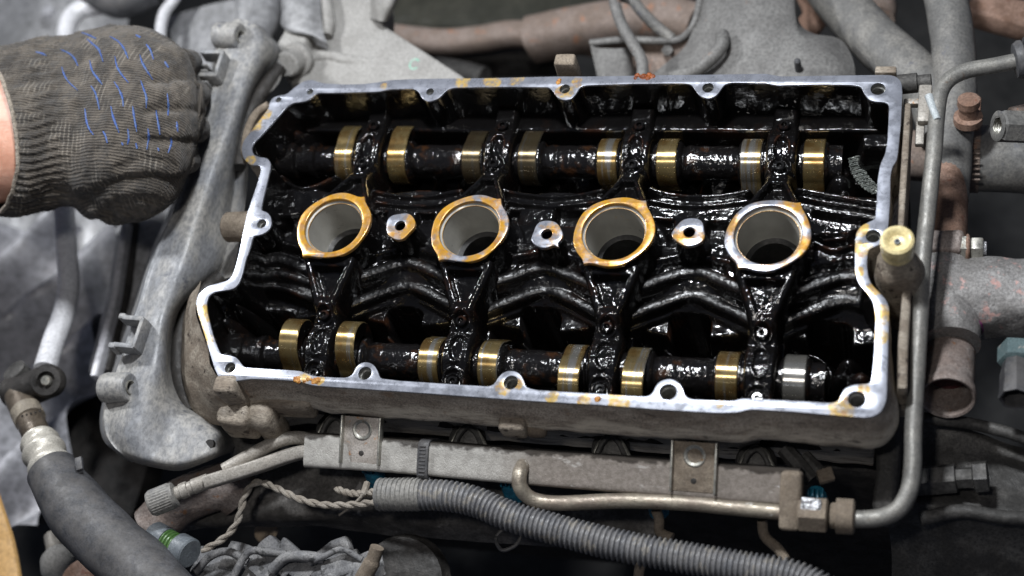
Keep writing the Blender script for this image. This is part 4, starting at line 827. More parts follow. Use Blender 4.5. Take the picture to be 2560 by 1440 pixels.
cp_ = thing('hex_coupling', 'grey hexagonal coupling with open threaded bore at the right edge', 'coupling', P(2520, 310, -5))
ax4 = nrm(np.array([-1, -.25, .45])); o4 = P(2492, 315, -4)
build(G().lathe(o4, ax4, [(-2.6, .9), (-2.5, 1.02), (-.25, 1.02), (-.05, .9), (0, .78), (-.03, .56)], 6, caps=False).lathe(o4, ax4, [(-.05, .92), (.0, .8), (0, .6)], 28, caps=False), 'coupling_body', M_HOSE, cp_, angle=25)
tt = np.arange(0, 60); g = G().lathe(o4, ax4, sum([[(-.05-.16*k, .60), (-.13-.16*k, .52)] for k in range(10)], [])+[(-1.7, .5), (-1.7, .01)], 28, caps=False)
build(g, 'thread', M_NUT, cp_)
build(G().tube(cat(PP([(2530,290,-5),(2600,275,-5.5),(2760,250,-6)]), 4), .55, 14), 'rusty_stem', M_RUST2, cp_)
build(G().tube(cat(PP([(2430,18,-16),(2500,38,-16),(2650,75,-16),(2900,130,-16)]), 6), 1, 16, sq=(1.1, 1.1, 6)), 'rusty_bar', M_RUST, label='rusty bar crossing the upper right corner', category='bar')
build(G().tube(cat(PP([(2010,-40,-16),(2040,30,-16),(2020,70,-17)]), 6), 1.0, 16), 'rusty_elbow', M_RUST, label='blurred rusty elbow right of the heat shield top', category='pipe')
build(G().tube(cat(PP([(2180,-40,-17),(2200,20,-16),(2195,50,-15.5)]), 6), 1.2, 16), 'rusty_elbow', M_RUST2, label='blurred rusty elbow above the slanting grey hose', category='pipe')

# ================================================================ REAR: mount, shield, beams
mt = thing('engine_mount', 'dusty pale cast engine mount bracket behind the rear rim', 'engine mount', P(850, 120, -8))
poly = [(790,-80),(955,-80),(962,20),(955,62),(975,72),(1168,196),(1155,250),(870,250),(800,215),(716,205),(706,150),(690,152),(712,60),(800,40)]
L = PP(poly, -7.5)[:, :2]
g = G().ext([smoothloop(dens(L, .3), 2)], -10.0, -7.5, .25, res=3); build(g, 'bracket_plate', M_BEIGE, mt, angle=50)
build(G().tube(cat(PP([(800,-60,-6.8),(820,40,-6.8),(815,90,-7.0)]), 6), .5, 12), 'raised_rib', M_BEIGE, mt)
build(G().tube(cat(PP([(760,150,-7.6),(820,140,-7.6),(870,152,-7.7),(960,160,-8.0)]), 6), .45, 12), 'raised_rib', M_BEIGE, mt)
build(G().box(P(738, 128, -7.2), (2.3, 2.6, 2.0), (nrm((1, -.2, 0)), nrm((.2, 1, 0)), (0, 0, 1)), .4, 3, cuts=1, nz=.08), 'bolt_seat', M_BEIGE, mt, angle=45)
build(G().lathe(P(738, 150, -6.6), (-.05, -.75, .62), [(-.6, 1.25), (0, 1.3), (.15, 1.2), (.18, .98), (1.3, .95), (1.45, .8), (1.45, .01)], 24), 'mount_bolt', M_BEIGE, mt, 'round dusty mount bolt')
rows = [[(700,-40,-6.4),(712,-45,-5.6),(760,-45,-5.4),(800,-45,-6.2)], [(704,30,-6.4),(716,28,-5.6),(765,28,-5.4),(802,30,-6.2)], [(706,68,-6.6),(722,76,-5.8),(768,76,-5.6),(808,82,-6.2)], [(756,84,-7),(772,90,-6.2),(796,96,-6.0),(818,106,-6.4)], [(790,112,-7.2),(800,116,-6.8),(814,120,-6.8),(824,122,-7)]]
build(G().grid(loft(rows)), 'lever', M_SHEET, mt, 'darker grey pressed lever on the mount', angle=50)
rows = [[(925,-50,-7),(935,-50,-5.8),(965,-50,-5.2),(1000,-50,-5.6),(1010,-50,-7.5)], [(925,0,-7),(938,0,-5.8),(965,2,-5.2),(988,4,-5.6),(992,6,-7.5)], [(925,45,-7.4),(940,50,-6.6),(955,54,-6.4),(965,54,-6.8),(968,56,-7.8)]]
build(G().grid(loft(rows)), 'mount_ear', M_BEIGE, mt)
# green paint ring mark lies flat on the plate
g = G(); th = np.linspace(.6, 5.6, 30); q = P(1036, 160, -7.48); A = np.array([[q+np.array([r*.36*math.cos(a), r*.46*math.sin(a), 0]) for a in th] for r in (.78, 1.1)]); g.grid(A)
build(g, 'paint_mark', surf('faded_green_paint', (.25, .5, .38), (.4, .55, .46), .8, 0, 3, .01), mt, 'faded green ring-shaped paint mark')
build(G().tube(cat(PP([(675,-60,-13),(668,0,-12),(660,50,-11.5),(640,90,-11)]), 8), 1.2, 20), 'grey_pulley_boss', M_SHEET, label='pale rounded casting between the timing cover and the engine mount', category='casting')
build(G().box(P(640, 30, -12), (3.2, 5.5, 2.0), (nrm((1, .3, 0)), nrm((-.3, 1, 0)), (0, 0, 1)), .8, 3, cuts=1, nz=.2), 'grey_casting', M_SHEET, label='smooth grey casting behind the top of the timing cover', category='casting', angle=50)

hs = thing('heat_shield', 'dusty pressed steel heat shield behind the rear rim with rusty edge', 'heat shield', P(1850, 100, -12))
rows = [[(1752,-60,-9.5),(1790,-60,-8.8),(1900,-60,-8.5),(1975,-60,-8.8),(1990,-60,-9.6),(1992,-60,-12)], [(1742,30,-9.8),(1785,30,-8.9),(1900,30,-8.5),(1978,30,-8.8),(1992,40,-9.6),(1994,40,-12)], [(1725,90,-10.2),(1775,92,-9.4),(1900,90,-8.6),(1985,85,-8.8),(2010,85,-9.2),(2030,82,-10.5)], [(1700,130,-11),(1770,150,-9.8),(1900,140,-8.8),(2010,130,-8.8),(2060,105,-9.2),(2100,98,-10.5)], [(1640,180,-11.5),(1720,190,-10.2),(1880,190,-9.0),(2010,180,-9.0),(2090,170,-9.4),(2135,160,-10.5)], [(1560,245,-12),(1700,250,-10.6),(1880,250,-9.4),(2010,250,-9.4),(2100,250,-9.8),(2140,250,-10.6)]]
build(G().grid(noisy(loft(rows, 8, 8), .12, .3)), 'shield_panel', M_SHIELD, hs, angle=70)
build(G().tube(cat(PP([(1475,108,-11),(1560,100,-11),(1660,102,-11),(1705,95,-10.8),(1735,60,-10),(1750,0,-9.4),(1756,-60,-9.3)]), 8), .28, 10), 'rolled_edge', M_SHIELD, hs)
rows = [[(1475,112,-11),(1500,120,-10.6),(1560,120,-10.6),(1575,112,-12)], [(1484,150,-11),(1506,152,-10.6),(1566,152,-10.6),(1582,150,-12)], [(1498,215,-11),(1516,220,-10.6),(1575,220,-10.6),(1592,215,-12)]]
build(G().grid(loft(rows)), 'shield_box', M_SHIELD, hs, 'boxed left end of the shield', angle=60)
rows = [[(1560,108,-11.3),(1640,108,-11.3),(1720,100,-11)], [(1575,150,-12.5),(1640,150,-12.5),(1720,150,-12)], [(1590,240,-12.5),(1640,240,-12.5),(1720,240,-12)]]
build(G().grid(loft(rows)), 'shield_web', M_RUST2, hs, 'rusty recessed web')
build(G().lathe(P(1670,127,-11.6), (0, -.5, 1), [(0, .45), (.3, .42), (.34, .2)], 6), 'shield_nut', M_DARK2, hs)
build(G().tube(cat(PP([(1680,196,-9.6),(1745,172,-8.9),(1800,120,-8.4),(1805,85,-8.6)]), 8), .5, 12), 'pressed_bead', M_SHIELD, hs)
build(G().lathe(P(1996,172,-8.8), (0, 0, 1), [(-.3, .25), (.9, .22), (1, .1)], 10), 'stud', M_RUB, hs)
build(G().tube(cat(PP([(1330,100,-20),(1480,70,-19),(1650,50,-18),(1740,70,-18)]), 8), 1, 18, sq=(1.6, 2.0, 3)), 'rusty_cowl', M_RUST2, label='blurred rusty cowl behind the heat shield', category='cowl')
build(G().tube(cat(PP([(960,90,-20),(1100,105,-20),(1200,98,-20),(1300,85,-20),(1500,110,-20.5)]), 8), 1, 18, sq=(1.0, 1.0, 3)), 'rusty_beam', M_RUST2, label='blurred rusty pink beam crossing behind the engine mount', category='beam')
pt_ = [(1560,-20,-8.5),(1538,-10,-8.2),(1540,20,-8.2),(1556,65,-8.4),(1582,110,-8.6),(1605,155,-8.8),(1606,200,-9)]
build(G().tube(cat(PP(pt_), 8), .42, 14), 'thin_tube', M_SHIELD, label='pale thin tube looping down behind the rear rim', category='tube')
build(G().tube(cat(PP([(1548,-12,-9.5),(1580,0,-9.8),(1605,30,-10),(1640,65,-10.5),(1680,98,-11)]), 8), .42, 14), 'thin_tube', M_HOSE, label='grey thin tube slanting to the heat shield', category='tube')
# dark things deep behind
build(G().box(P(1250, 30, -32), (26, 7, 4), (nrm((1, -.08, 0)), nrm((.08, 1, 0)), (0, 0, 1)), 1.0, 3), 'crossmember', M_DARKO, label='dark olive crossmember deep behind the rusty beam', category='crossmember')
build(G().box(P(1180, 150, -24), (16, 2.2, 3), None, .6, 3), 'dark_bar', M_DARK, label='dark bar just behind the rear rim', category='bar')
build(G().tube(cat(PP([(1090,175,-19),(1150,185,-19),(1210,200,-19)]), 6), 1.1, 14), 'dusty_lump', M_DARK2, label='blurred dusty lump behind the rim beside the mount', category='casting')

# ================================================================ LEFT: bright pipes, inner wing, hose
build(G().tube(resample(cat(PP([(330,-60,-12),(262,8,-11.5),(205,22,-11.2),(175,50,-11),(164,100,-11),(160,200,-11),(160,400,-11),(160,520,-10.8),(166,620,-10.5),(172,710,-10),(160,780,-9.5),(135,850,-9),(112,925,-8)]), 10), .3)[0], .78, 26), 'aluminium_pipe', M_ALU, label='bright bare aluminium pipe passing behind the glove at far left', category='pipe', group='aluminium pipes at the pulley end')
build(G().tube(cat(PP([(470,-60,-12),(440,-10,-12),(412,30,-12),(402,70,-12),(400,120,-12),(398,200,-12.5),(380,400,-14),(330,560,-15)]), 10), .46, 20), 'aluminium_pipe', M_ALU, label='thinner bright pipe emerging above the glove', category='pipe', group='aluminium pipes at the pulley end')
build(G().tube(cat(PP([(232,-30,-10),(300,5,-10.5),(380,-25,-11)]), 6), 1.4, 22), 'black_hose_end', M_RUB, label='black hose end at the top edge above the glove', category='hose')
# inner wing: folded pale sheet
def sheet(name, corners, z, nx_, ny_, fn, mat, lab, cat_, kind=None):
    A = np.zeros((nx_, ny_, 3))
    for i in range(nx_):
        for j in range(ny_):
            u_, v_ = i/(nx_-1), j/(ny_-1); px = (corners[0][0]*(1-u_)+corners[1][0]*u_)*(1-v_)+(corners[3][0]*(1-u_)+corners[2][0]*u_)*v_; py = (corners[0][1]*(1-u_)+corners[1][1]*u_)*(1-v_)+(corners[3][1]*(1-u_)+corners[2][1]*u_)*v_
            q = P(px, py, z); A[i, j] = q+np.array([0, 0, fn(q, u_, v_)])
    return build(G().grid(A), name, mat, label=lab, category=cat_, kind=kind, angle=70)
sheet('wing_liner', [(-420,-250),(330,-250),(330,640),(-420,640)], -22, 60, 60, lambda q, u, v: 1.0*math.sin(q[0]*.5)+1.2*mnoise.noise(Vector((q[0]*.12, q[1]*.12, 3))), M_SHEET, 'grey inner wing panel behind the glove', 'wing panel')
sheet('splash_cloth', [(-420,560),(330,560),(120,1330),(-420,1330)], -20, 90, 90, lambda q, u, v: 1.9*math.sin((q[0]-q[1]*.9)*.8+1.2*mnoise.noise(Vector((q[0]*.15, q[1]*.15, 0))))+1.5*mnoise.noise(Vector((q[0]*.25, q[1]*.25, 3))), M_PALE, 'pale creased liner sheet at the left behind the pipe', 'liner')
build(G().grid(loft([[(330,560,-17),(350,560,-16),(380,560,-15)],[(262,760,-17),(285,760,-15.5),(320,760,-15)],[(235,900,-16),(260,900,-15),(290,900,-15)]]) ), 'pale_flap', M_PALE, label='pale narrow flap between the bright pipe and the seam strip', category='flap')
build(G().box(P(210, 1130, -24), (14, 12, 3), None, 1, 2), 'gap_shade_panel', M_DARK, label='added dark panel standing for shade in the gap behind the timing cover and the black hose', category='backing')  # dark panel added to stand for the shade in this gap
build(G().lathe(P(122, 32, -19.5), (0, 0, 1), [(0, .7), (.4, .6), (.5, .2)], 12), 'liner_rivet', M_PALE, label='small pale rivet on the inner wing panel', category='rivet')
rows = [[(420,40,-15),(500,20,-14),(600,0,-14)], [(430,200,-15),(480,200,-14),(560,200,-14)], [(330,480,-15),(380,480,-13),(460,480,-13)], [(290,600,-14),(330,600,-12.5),(400,600,-13)], [(262,780,-14),(300,780,-12.5),(350,780,-13)], [(225,930,-14),(258,930,-12.5),(300,940,-13)]]
build(G().grid(noisy(loft(rows), .3, .25)), 'side_cover', M_SHEET, label='grey sloping side cover between the liner and the timing cover', category='cover', angle=70)
build(G().tube(cat(PP([(318,560,-11.5),(304,660,-11.5),(288,760,-11.5),(262,860,-11.5),(240,945,-11.5)]), 8), 1, 10, sq=(.28, .5, 4)), 'seam_strip', M_PALE, label='bright flaking seam strip left of the timing cover', category='strip')
build(G().tube(cat(PP([(330,560,-12.6),(316,700,-12.6),(290,820,-12.6),(262,930,-12.6)]), 8), .6, 12), 'dark_seal_strip', M_DARK, label='dark strip beside the bright seam', category='strip')

ac = thing('coolant_hose', 'thick black rubber hose with crimped collar and dark fitting block, lower left', 'hose', P(200, 1200, -7))
g = G().tube(cat(PP([(30,985,-7),(70,975,-6.6),(118,955,-6.2)]), 6), 1, 26, sq=(1.0, 1.15, 2.4)); g.v[0] = noisy(g.v[0].reshape(-1, 1, 3), .12, .7).reshape(-1, 3)
build(g, 'fitting_block', M_DARK, ac, 'dark fitting block', angle=60)
g = G().lathe(P(118,952,-5.6), (.25, -.3, 1), [(-.6, 1.1), (0, 1.15), (.25, 1.0), (.28, .62), (-.1, .55), (-.1, .01)], 28, caps=False)
build(g, 'fitting_port', M_DARK, ac); build(G().lathe(P(116,952,-5.5), (.25, -.3, 1), [(0, .38), (.2, .3), (.22, .01)], 20), 'port_stud', M_NUT, ac)
build(G().lathe(P(58,948,-7.5), (-.3, .3, 1), [(-1, .9), (1.0, .85), (1.1, .6)], 20), 'fitting_port', M_DARK2, ac)
build(G().tube(cat(PP([(48,990,-6.6),(70,1040,-6.2),(88,1080,-5.8),(105,1120,-5.5)]), 8), [1.0]*8+[.92]*9+[.85]*8, 28), 'metal_neck', surf('dark_bronze_neck', (.10, .08, .06), (.15, .12, .09), .45, .4, 1, .01), ac)
build(G().tube(cat(PP([(64,1026,-6.25),(76,1050,-6.1)]), 4), 1.03, 28), 'marked_band', surf('dusty_marked_band', (.22, .19, .15), (.3, .26, .2), .6, .1, 1.5), ac)
g = G()
for k in range(5):
    q = P(56+k*11, 1040-k*3, -5.1-.02*k); g.lathe(q, (.0, -.3, 1), [(0, .08), (.06, .07)], 8)
build(g, 'stamped_dots', M_DARK, ac)
cc = resample(cat(PP([(97,1100,-5.6),(118,1150,-5.2),(140,1200,-4.9)]), 12), .08)[0]; t = np.linspace(0, 1, len(cc))
build(G().tube(cc, 1.28+.14*np.cos(t*2*np.pi*3)-.25*(t < .08), 36), 'crimp_collar', surf('dull_white_crimp', (.50, .47, .41), (.6, .57, .50), .45, .3, 1, .008), ac, angle=60)
cc = resample(cat(PP([(130,1178,-4.8),(165,1235,-4.6),(215,1300,-4.6),(280,1365,-4.8),(345,1420,-5),(420,1500,-5),(520,1620,-6),(600,1760,-8)]), 10), .2)[0]; t = np.linspace(0, 1, len(cc))
g = G().tube(cc, 1.62+.35*sstep(0, .2, t), 44); g.v[0] = noisy(g.v[0].reshape(-1, 1, 3), .08, .4).reshape(-1, 3)
build(g, 'rubber_sleeve', M_RUB, ac, angle=70)
build(G().box(P(198,1160,-3.4), (.5, .9, .3), (nrm((1, .4, 0)), nrm((-.4, 1, 0)), (0, 0, 1)), .08, nz=.05), 'torn_lip', M_RUB, ac)
sp = thing('sensor_plug', 'grey-blue round wiring plug with bright green seal rings, bottom left', 'plug', P(440, 1370, -7))
a5 = nrm(P(490,1395,-5.8)-P(390,1340,-6.2)); o5 = P(382, 1334, -6.0)
build(G().lathe(o5, a5, [(0, .01), (0, .7), (.2, .85), (1.3, .85), (1.3, .6)], 24, caps=False), 'plug_nose', M_GREYPL, sp)
g = G()
for k in range(4): g.lathe(o5+a5*(1.25+k*.26), a5, [(0, .66), (.05, .78), (.15, .78), (.2, .66)], 28, caps=False)
build(g, 'green_seal', M_GREEN, sp); build(G().lathe(o5+a5*1.2, a5, [(0, .64), (1.3, .64)], 20), 'plug_core', M_GREEN, sp)
build(G().lathe(o5+a5*2.25, a5, [(0, .85), (.1, .95), (1.0, .95), (1.1, .85), (1.1, .01)], 28, caps=False), 'plug_body', M_GREYPL, sp)
build(G().box(P(430,1398,-6.3), (1.8, .2, .7), (a5, nrm(np.cross(a5, (0, 0, 1))), (0, 0, 1)), .06), 'plug_latch', M_GREYPL, sp)
lk = thing('ball_link', 'small dusty ball-ended link at the bottom left edge', 'link', P(150, 1400, -14))
build(G().lathe(P(160,1425,-13), (-.1, .4, 1), [(-1, .6), (0, 1.2), (.7, 1.35), (1.5, 1.0), (1.9, .5), (2, .01)], 20), 'ball', M_BEIGE, lk)
build(G().tube(cat(PP([(130,1340,-14),(140,1390,-13.5),(150,1420,-13)]), 6), .55, 12), 'link_rod', M_DUSTMET, lk)
build(G().lathe(P(210,1450,-10), (0, .2, 1), [(0, 1.6), (.4, 1.4), (.5, .3)], 20), 'rusty_disc', M_RUST, label='rusty round edge at the bottom beside the black hose', category='disc')
build(G().tube(cat(PP([(-58,1180,8),(-22,1290,8),(5,1380,8),(25,1500,8)]), 8), 1, 12, sq=(.8, .3, 3)), 'tan_strap', M_TAN, label='blurred tan strap in the bottom left corner', category='strap')

# ================================================================ UNDER THE RAIL: manifold, starter side, bottom lumps
im = thing('intake_manifold', 'dark grimy intake manifold casting under the rail and conduit', 'intake manifold', P(1000, 1280, -14))
M_SMK = surf('smoky_dusty_manifold', (.06, .055, .05), (.15, .14, .13), .7, .1, .35, .04, 6, c3=(.21, .2, .19), c3amt=.62)
rows = [[(560,1180,-9),(700,1150,-8.5),(900,1165,-8.5),(1100,1190,-9),(1400,1230,-10),(1640,1260,-11)], [(480,1250,-9.5),(640,1230,-9),(880,1230,-9),(1100,1260,-9.5),(1400,1290,-10.5),(1640,1310,-11.5)], [(420,1300,-10),(560,1300,-9.5),(860,1290,-9.5),(1100,1310,-10),(1400,1330,-11),(1640,1350,-12)], [(400,1345,-12),(560,1320,-11.5),(860,1322,-12),(1080,1345,-12),(1400,1370,-13),(1640,1390,-14)]]
build(G().grid(noisy(loft(rows, 10, 10), .3, .35)), 'manifold_shell', M_SMK, im, angle=70)
build(G().tube(cat(PP([(380,1320,-9),(450,1255,-8.5),(560,1215,-8.2),(600,1240,-9)]), 8), 1.5, 20), 'manifold_lip', M_CASTAL2, im)
build(G().tube(cat(PP([(610,1060,-9),(640,1130,-9.5),(620,1200,-10)]), 8), 1.6, 20), 'manifold_leg', M_DARK2, im)
build(G().lathe(P(665,1327,-15), (0, -.1, 1), [(0, .85), (.05, .8), (.06, .01)], 24).xf(lambda a: a), 'bare_patch', surf('bare_tan_metal', (.42, .32, .22), (.48, .38, .27), .6, 0), label='tan patch showing through a dark gap at the bottom', category='patch')
al = thing('wiring_bundle', 'dusty grey folded harness and connector lumps at the bottom edge', 'wiring bundle', P(720, 1400, -10))
M_LUMP = surf('grimy_connector_plastic', (.15, .15, .155), (.27, .265, .26), .65, 0, .8, .03, 8, c3=(.04, .04, .04), c3amt=.55)
r2 = np.random.default_rng(5)
for k in range(10):
    px = 530+k*42+r2.uniform(-12, 12); py = 1412-14*math.sin(math.pi*k/9)*1.6+r2.uniform(-16, 26); a = r2.uniform(-.5, .5)+(-.35 if k < 6 else .3)
    ax_ = (nrm((math.cos(a), math.sin(a), r2.uniform(-.3, .3))),); b_ = nrm(np.cross((0, 0, 1), ax_[0])); n_ = np.cross(ax_[0], b_)
    build(G().box(P(px, py, -9+r2.uniform(-.8, .6)), (r2.uniform(2.2, 4.0), r2.uniform(1.1, 2.0), r2.uniform(.6, 1.2)), (ax_[0], b_, n_), .16, 2, cuts=2, nz=.22), 'harness_lump', M_LUMP, al, angle=35)
for k in range(4):
    x0_ = 490+k*95; pts = [(x0_, 1420+r2.uniform(-20, 20), -8), (x0_+35, 1385+r2.uniform(-10, 10), -7.6), (x0_+80, 1378+r2.uniform(-8, 14), -7.6), (x0_+130, 1400+r2.uniform(-15, 20), -8)]
    build(G().tube(cat(PP(pts), 8), r2.uniform(.18, .34), 10), 'harness_strand', M_LUMP, al)
build(G().tube(cat(PP([(905,1450,-7),(930,1405,-6.5),(943,1368,-6)]), 8), [.5]*9+[.42]*8, 14), 'upright_stub', M_DIRT2, label='small dusty upright stub at the bottom edge', category='stub')
build(G().lathe(P(1010,1460,-9), (0, -.2, 1), [(0, 3), (.8, 2.7), (1.1, 1.6), (1.2, .01)], 30), 'dark_dome', M_DARK, label='dark rounded cover at the bottom edge right of the upright stub', category='cover')

st_ = thing('gearbox_casing', 'dark dusty gearbox casing in the lower right corner', 'gearbox', P(2400, 1250, -12))
rows = [[(2235,1075,-8),(2320,1050,-9),(2450,1085,-9.5),(2620,1130,-9),(2860,1155,-9)], [(2225,1130,-9),(2320,1095,-9.6),(2450,1110,-10),(2620,1160,-10),(2860,1185,-10)], [(2205,1230,-9),(2320,1190,-9.8),(2450,1200,-10),(2620,1240,-10),(2860,1265,-10)], [(2215,1300,-9.5),(2320,1275,-9.4),(2450,1285,-9.4),(2620,1300,-9.4),(2860,1325,-9.4)], [(2230,1340,-12),(2320,1340,-11.5),(2450,1345,-11.5),(2620,1350,-11.5),(2860,1375,-11.5)], [(2230,1500,-15),(2320,1500,-15),(2450,1500,-14),(2620,1500,-14),(2860,1525,-14)]]
build(G().grid(noisy(loft(rows, 10, 10), .35, .3)), 'casing_shell', M_DARK2, st_, angle=70)
build(G().tube(cat(PP([(2310,1045,-7.6),(2420,1058,-7.8),(2520,1082,-7.6),(2620,1110,-7.4),(2860,1135,-7.4)]), 8), .35, 12), 'casing_rib', M_DARK2, st_)
build(G().tube(cat(PP([(2300,1298,-8.6),(2400,1278,-8.6),(2500,1292,-8.6),(2620,1300,-8.6),(2860,1325,-8.6)]), 8), .4, 12), 'casing_rib', M_DARK2, st_)
build(G().lathe(P(2330,1200,-8.4), (1, .1, .15), [(-1.5, .9), (1.3, .85), (1.35, .6), (2.2, .6), (2.3, .9), (3.0, .9)], 6), 'casing_bolt', M_DARK2, st_)
g = G().box(P(2500,1400,-15), (7, 5, 3), (nrm((1, .5, 0)), nrm((-.5, 1, 0)), (0, 0, 1)), 1, 3, cuts=2, nz=.4); build(g, 'lower_lug', M_HOSE, st_, angle=60)
build(G().box(P(2220, 1160, -7.5), (1.2, 6.5, 3), None, .4, 3, cuts=2, nz=.25), 'dark_flange', M_DARK2, label='dark upright flange behind the lower pipe bend', category='flange')
g = G()
for a_, b_, w_ in [((1960,1120,-6),(2030,1200,-6.5),.5), ((2010,1140,-6.5),(2060,1190,-6.5),.4)]: g.tube([P(*a_), P(*b_)], w_, 8)
build(g, 'loom_leg', M_DARK2, label='dark wiring legs dropping below the right front corner of the head', category='wiring')
build(G().box(P(2065, 1190, -6), (.9, .8, .5), (nrm((1, .4, 0)), nrm((-.4, 1, 0)), (0, 0, 1)), .1, nz=.06), 'small_plug', M_DIRT2, label='small broken plug near the regulator end', category='plug')
# engine block under the head (dark) and the floor of the bay
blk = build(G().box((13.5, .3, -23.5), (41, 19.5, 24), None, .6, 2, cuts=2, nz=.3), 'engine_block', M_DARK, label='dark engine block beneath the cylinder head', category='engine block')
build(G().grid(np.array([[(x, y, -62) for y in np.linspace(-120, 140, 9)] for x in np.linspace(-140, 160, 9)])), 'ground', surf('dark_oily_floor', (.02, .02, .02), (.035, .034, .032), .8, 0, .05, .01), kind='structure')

# ================================================================ GLOVED HAND
hand = thing('person', 'gloved fist of a person in a worn grey knitted work glove with blue dashes', 'person', P(250, 320, 0))
def knit(name, axis_rot):
    m = NT(name)
    mp = m.n('ShaderNodeMapping'); mp.inputs['Rotation'].default_value = (0, 0, axis_rot); m.l(m.co, mp.inputs['Vector']); m.co = mp.outputs[0]
    warp = m.noise(.35, 2, .5)
    wv = m.n('ShaderNodeTexWave'); wv.wave_type = 'BANDS'; wv.bands_direction = 'Y'; wv.inputs['Scale'].default_value = 1.9; wv.inputs['Distortion'].default_value = 2.6; wv.inputs['Detail'].default_value = 2; wv.inputs['Detail Scale'].default_value = .6; m.l(m.co, wv.inputs['Vector'])
    wx = m.n('ShaderNodeTexWave'); wx.wave_type = 'BANDS'; wx.bands_direction = 'X'; wx.inputs['Scale'].default_value = .9; wx.inputs['Distortion'].default_value = 1.5; wx.inputs['Detail'].default_value = 1; m.l(m.co, wx.inputs['Vector'])
    base = m.mix(m.ramp(m.noise(.5, 6, .7), .40, .60), (.032, .027, .023), (.125, .105, .084))
    base = m.mix(m.ramp(m.noise(.8, 5, .7, off=(4, 4, 4)), .52, .64, 0, .75), base, (.055, .052, .05))
    base = m.mix(m.math('MULTIPLY', m.ramp(wv.outputs[0], .3, .8), m.ramp(m.noise(.7, 4, .6, off=(2, 2, 7)), .35, .65, .15, .6)), m.mix(.5, base, (.03, .028, .025)), m.mix(.22, base, (.32, .27, .21)))
    base = m.mix(m.math('MULTIPLY', m.ramp(wx.outputs[0], .6, .98), m.ramp(m.noise(.5, 3, .5, off=(9, 9, 0)), .5, .65, 0, .25)), base, (.40, .36, .30))
    m.set('Base Color', base); m.set('Roughness', .95); m.set('Specular IOR Level', .1); m.set('Sheen Weight', .12); m.set('Sheen Roughness', .6)
    m.set('Normal', m.bump(m.noise(6, 3, .8), .06, 1, m.bump(wv.outputs[0], .04, .9, m.bump(m.noise(.9, 3, .6), .2, 1)))); return m.mat
M_KNIT = knit('grey_brown_knit_wool', .08)
stn = [(-190,150,470),(-110,140,492),(-40,134,512),(10,128,524),(40,122,526),(70,117,521),(117,106,512),(150,99,514),(190,90,526),(240,78,538),(288,68,543),(340,68,543),(385,84,535),(420,103,514),(447,124,480),(470,154,430),(487,190,385),(496,225,350)]
T_ = cat(np.array(stn, float), 6); zc0 = 1.6
def section(px, top, bot, n_=200, hgt=None, ribs=0, skew=0, shrink=1.0):
    cm_ = 42.3; r = (bot-top)/2/cm_*shrink; c = P(px, (top+bot)/2, zc0); th = np.linspace(0, 2*np.pi, n_, endpoint=False)
    vdir = nrm(P(px, bot, zc0)-P(px, top, zc0)); up_ = nrm(CAM-c); up_ = nrm(up_-vdir*np.dot(up_, vdir)); xdir = nrm(P(px+10, (top+bot)/2, zc0)-c); r = np.linalg.norm(P(px, bot, zc0)-P(px, top, zc0))/2*shrink*.875
    e = .88; hh = hgt if hgt else r*.72
    rr = 1+ribs*np.sin(58*th)
    return c+np.outer(np.sign(np.cos(th))*np.abs(np.cos(th))**e*r*rr, vdir)+np.outer(np.sign(np.sin(th))*np.abs(np.sin(th))**e*hh*rr, up_)+np.outer((skew*np.sin(th)+1.15*skew*np.cos(th)-.8*skew)/cm_, xdir)
secs = []
for px, tp, bt in T_:
    rib = .016*np.clip((185-px)/60, 0, 1) if px > -200 else 0
    sk = 92*np.clip((165-px)/165, 0, 1); 
    if px < -12: continue
    secs.append(section(px, tp, bt, 348, ribs=rib, skew=sk))
for k, (dx, s_) in enumerate([(503,.72),(508,.5),(511,.28),(512,.08)]): secs.append(section(dx, 287-62*s_*1.0-10, 287+62*s_, 348, hgt=3.6*s_))
# inner hem at the wrist
sk0 = 62.0; first = secs[0]; cen = first.mean(0); hem = [cen+(first-cen)*.965+nrm(P(60,320,zc0)-P(0,320,zc0))*0.9, cen+(first-cen)*.97]
A = np.array(hem+secs); Vg = A.reshape(-1, 3).copy()
n1 = noise3(Vg, .28, 5); n2 = noise3(Vg, .9, 15); n3 = noise3(Vg, 2.6, 25); Vcol = Vg.copy()
cv = Vg-np.repeat(A.mean(1), A.shape[1], 0); cv /= np.linalg.norm(cv, axis=1)[:, None]+1e-6
Vg += cv*(.30*n1+.16*n2+.06*n3)[:, None]
def crease(pts, depth, wd, z=3.0):
    global Vg
    c_ = cat(PP(pts, z), 6); 
    vd = (Vg-CAM)/np.linalg.norm(Vg-CAM, axis=1)[:, None]; best = np.full(len(Vg), 1e9)
    for q in resample(c_, .25)[0]:
        w_ = Vg-q; best = np.minimum(best, np.linalg.norm(w_-vd*np.sum(w_*vd, 1)[:, None], axis=1))
    front = np.sum(cv*-vd, 1) > -.1
    Vg = Vg-cv*(depth*np.exp(-(best/wd)**2)*front)[:, None]
for pts, dp_, wd_ in [([(385,196),(440,192),(505,200)],.42,.3), ([(375,276),(450,272),(515,280)],.44,.3), ([(365,352),(440,356),(505,362)],.40,.3),
    ([(180,540),(260,478),(345,452),(440,455)],.45,.42), ([(150,100),(196,180),(200,300),(176,420),(160,520)],.22,.5), ([(300,420),(360,400),(430,410)],.22,.3), ([(120,470),(210,500),(280,540)],.2,.35), ([(370,90),(410,150),(420,220)],.14,.3), ([(240,560),(300,505),(380,500)],.2,.25)]: crease(pts, dp_, wd_)
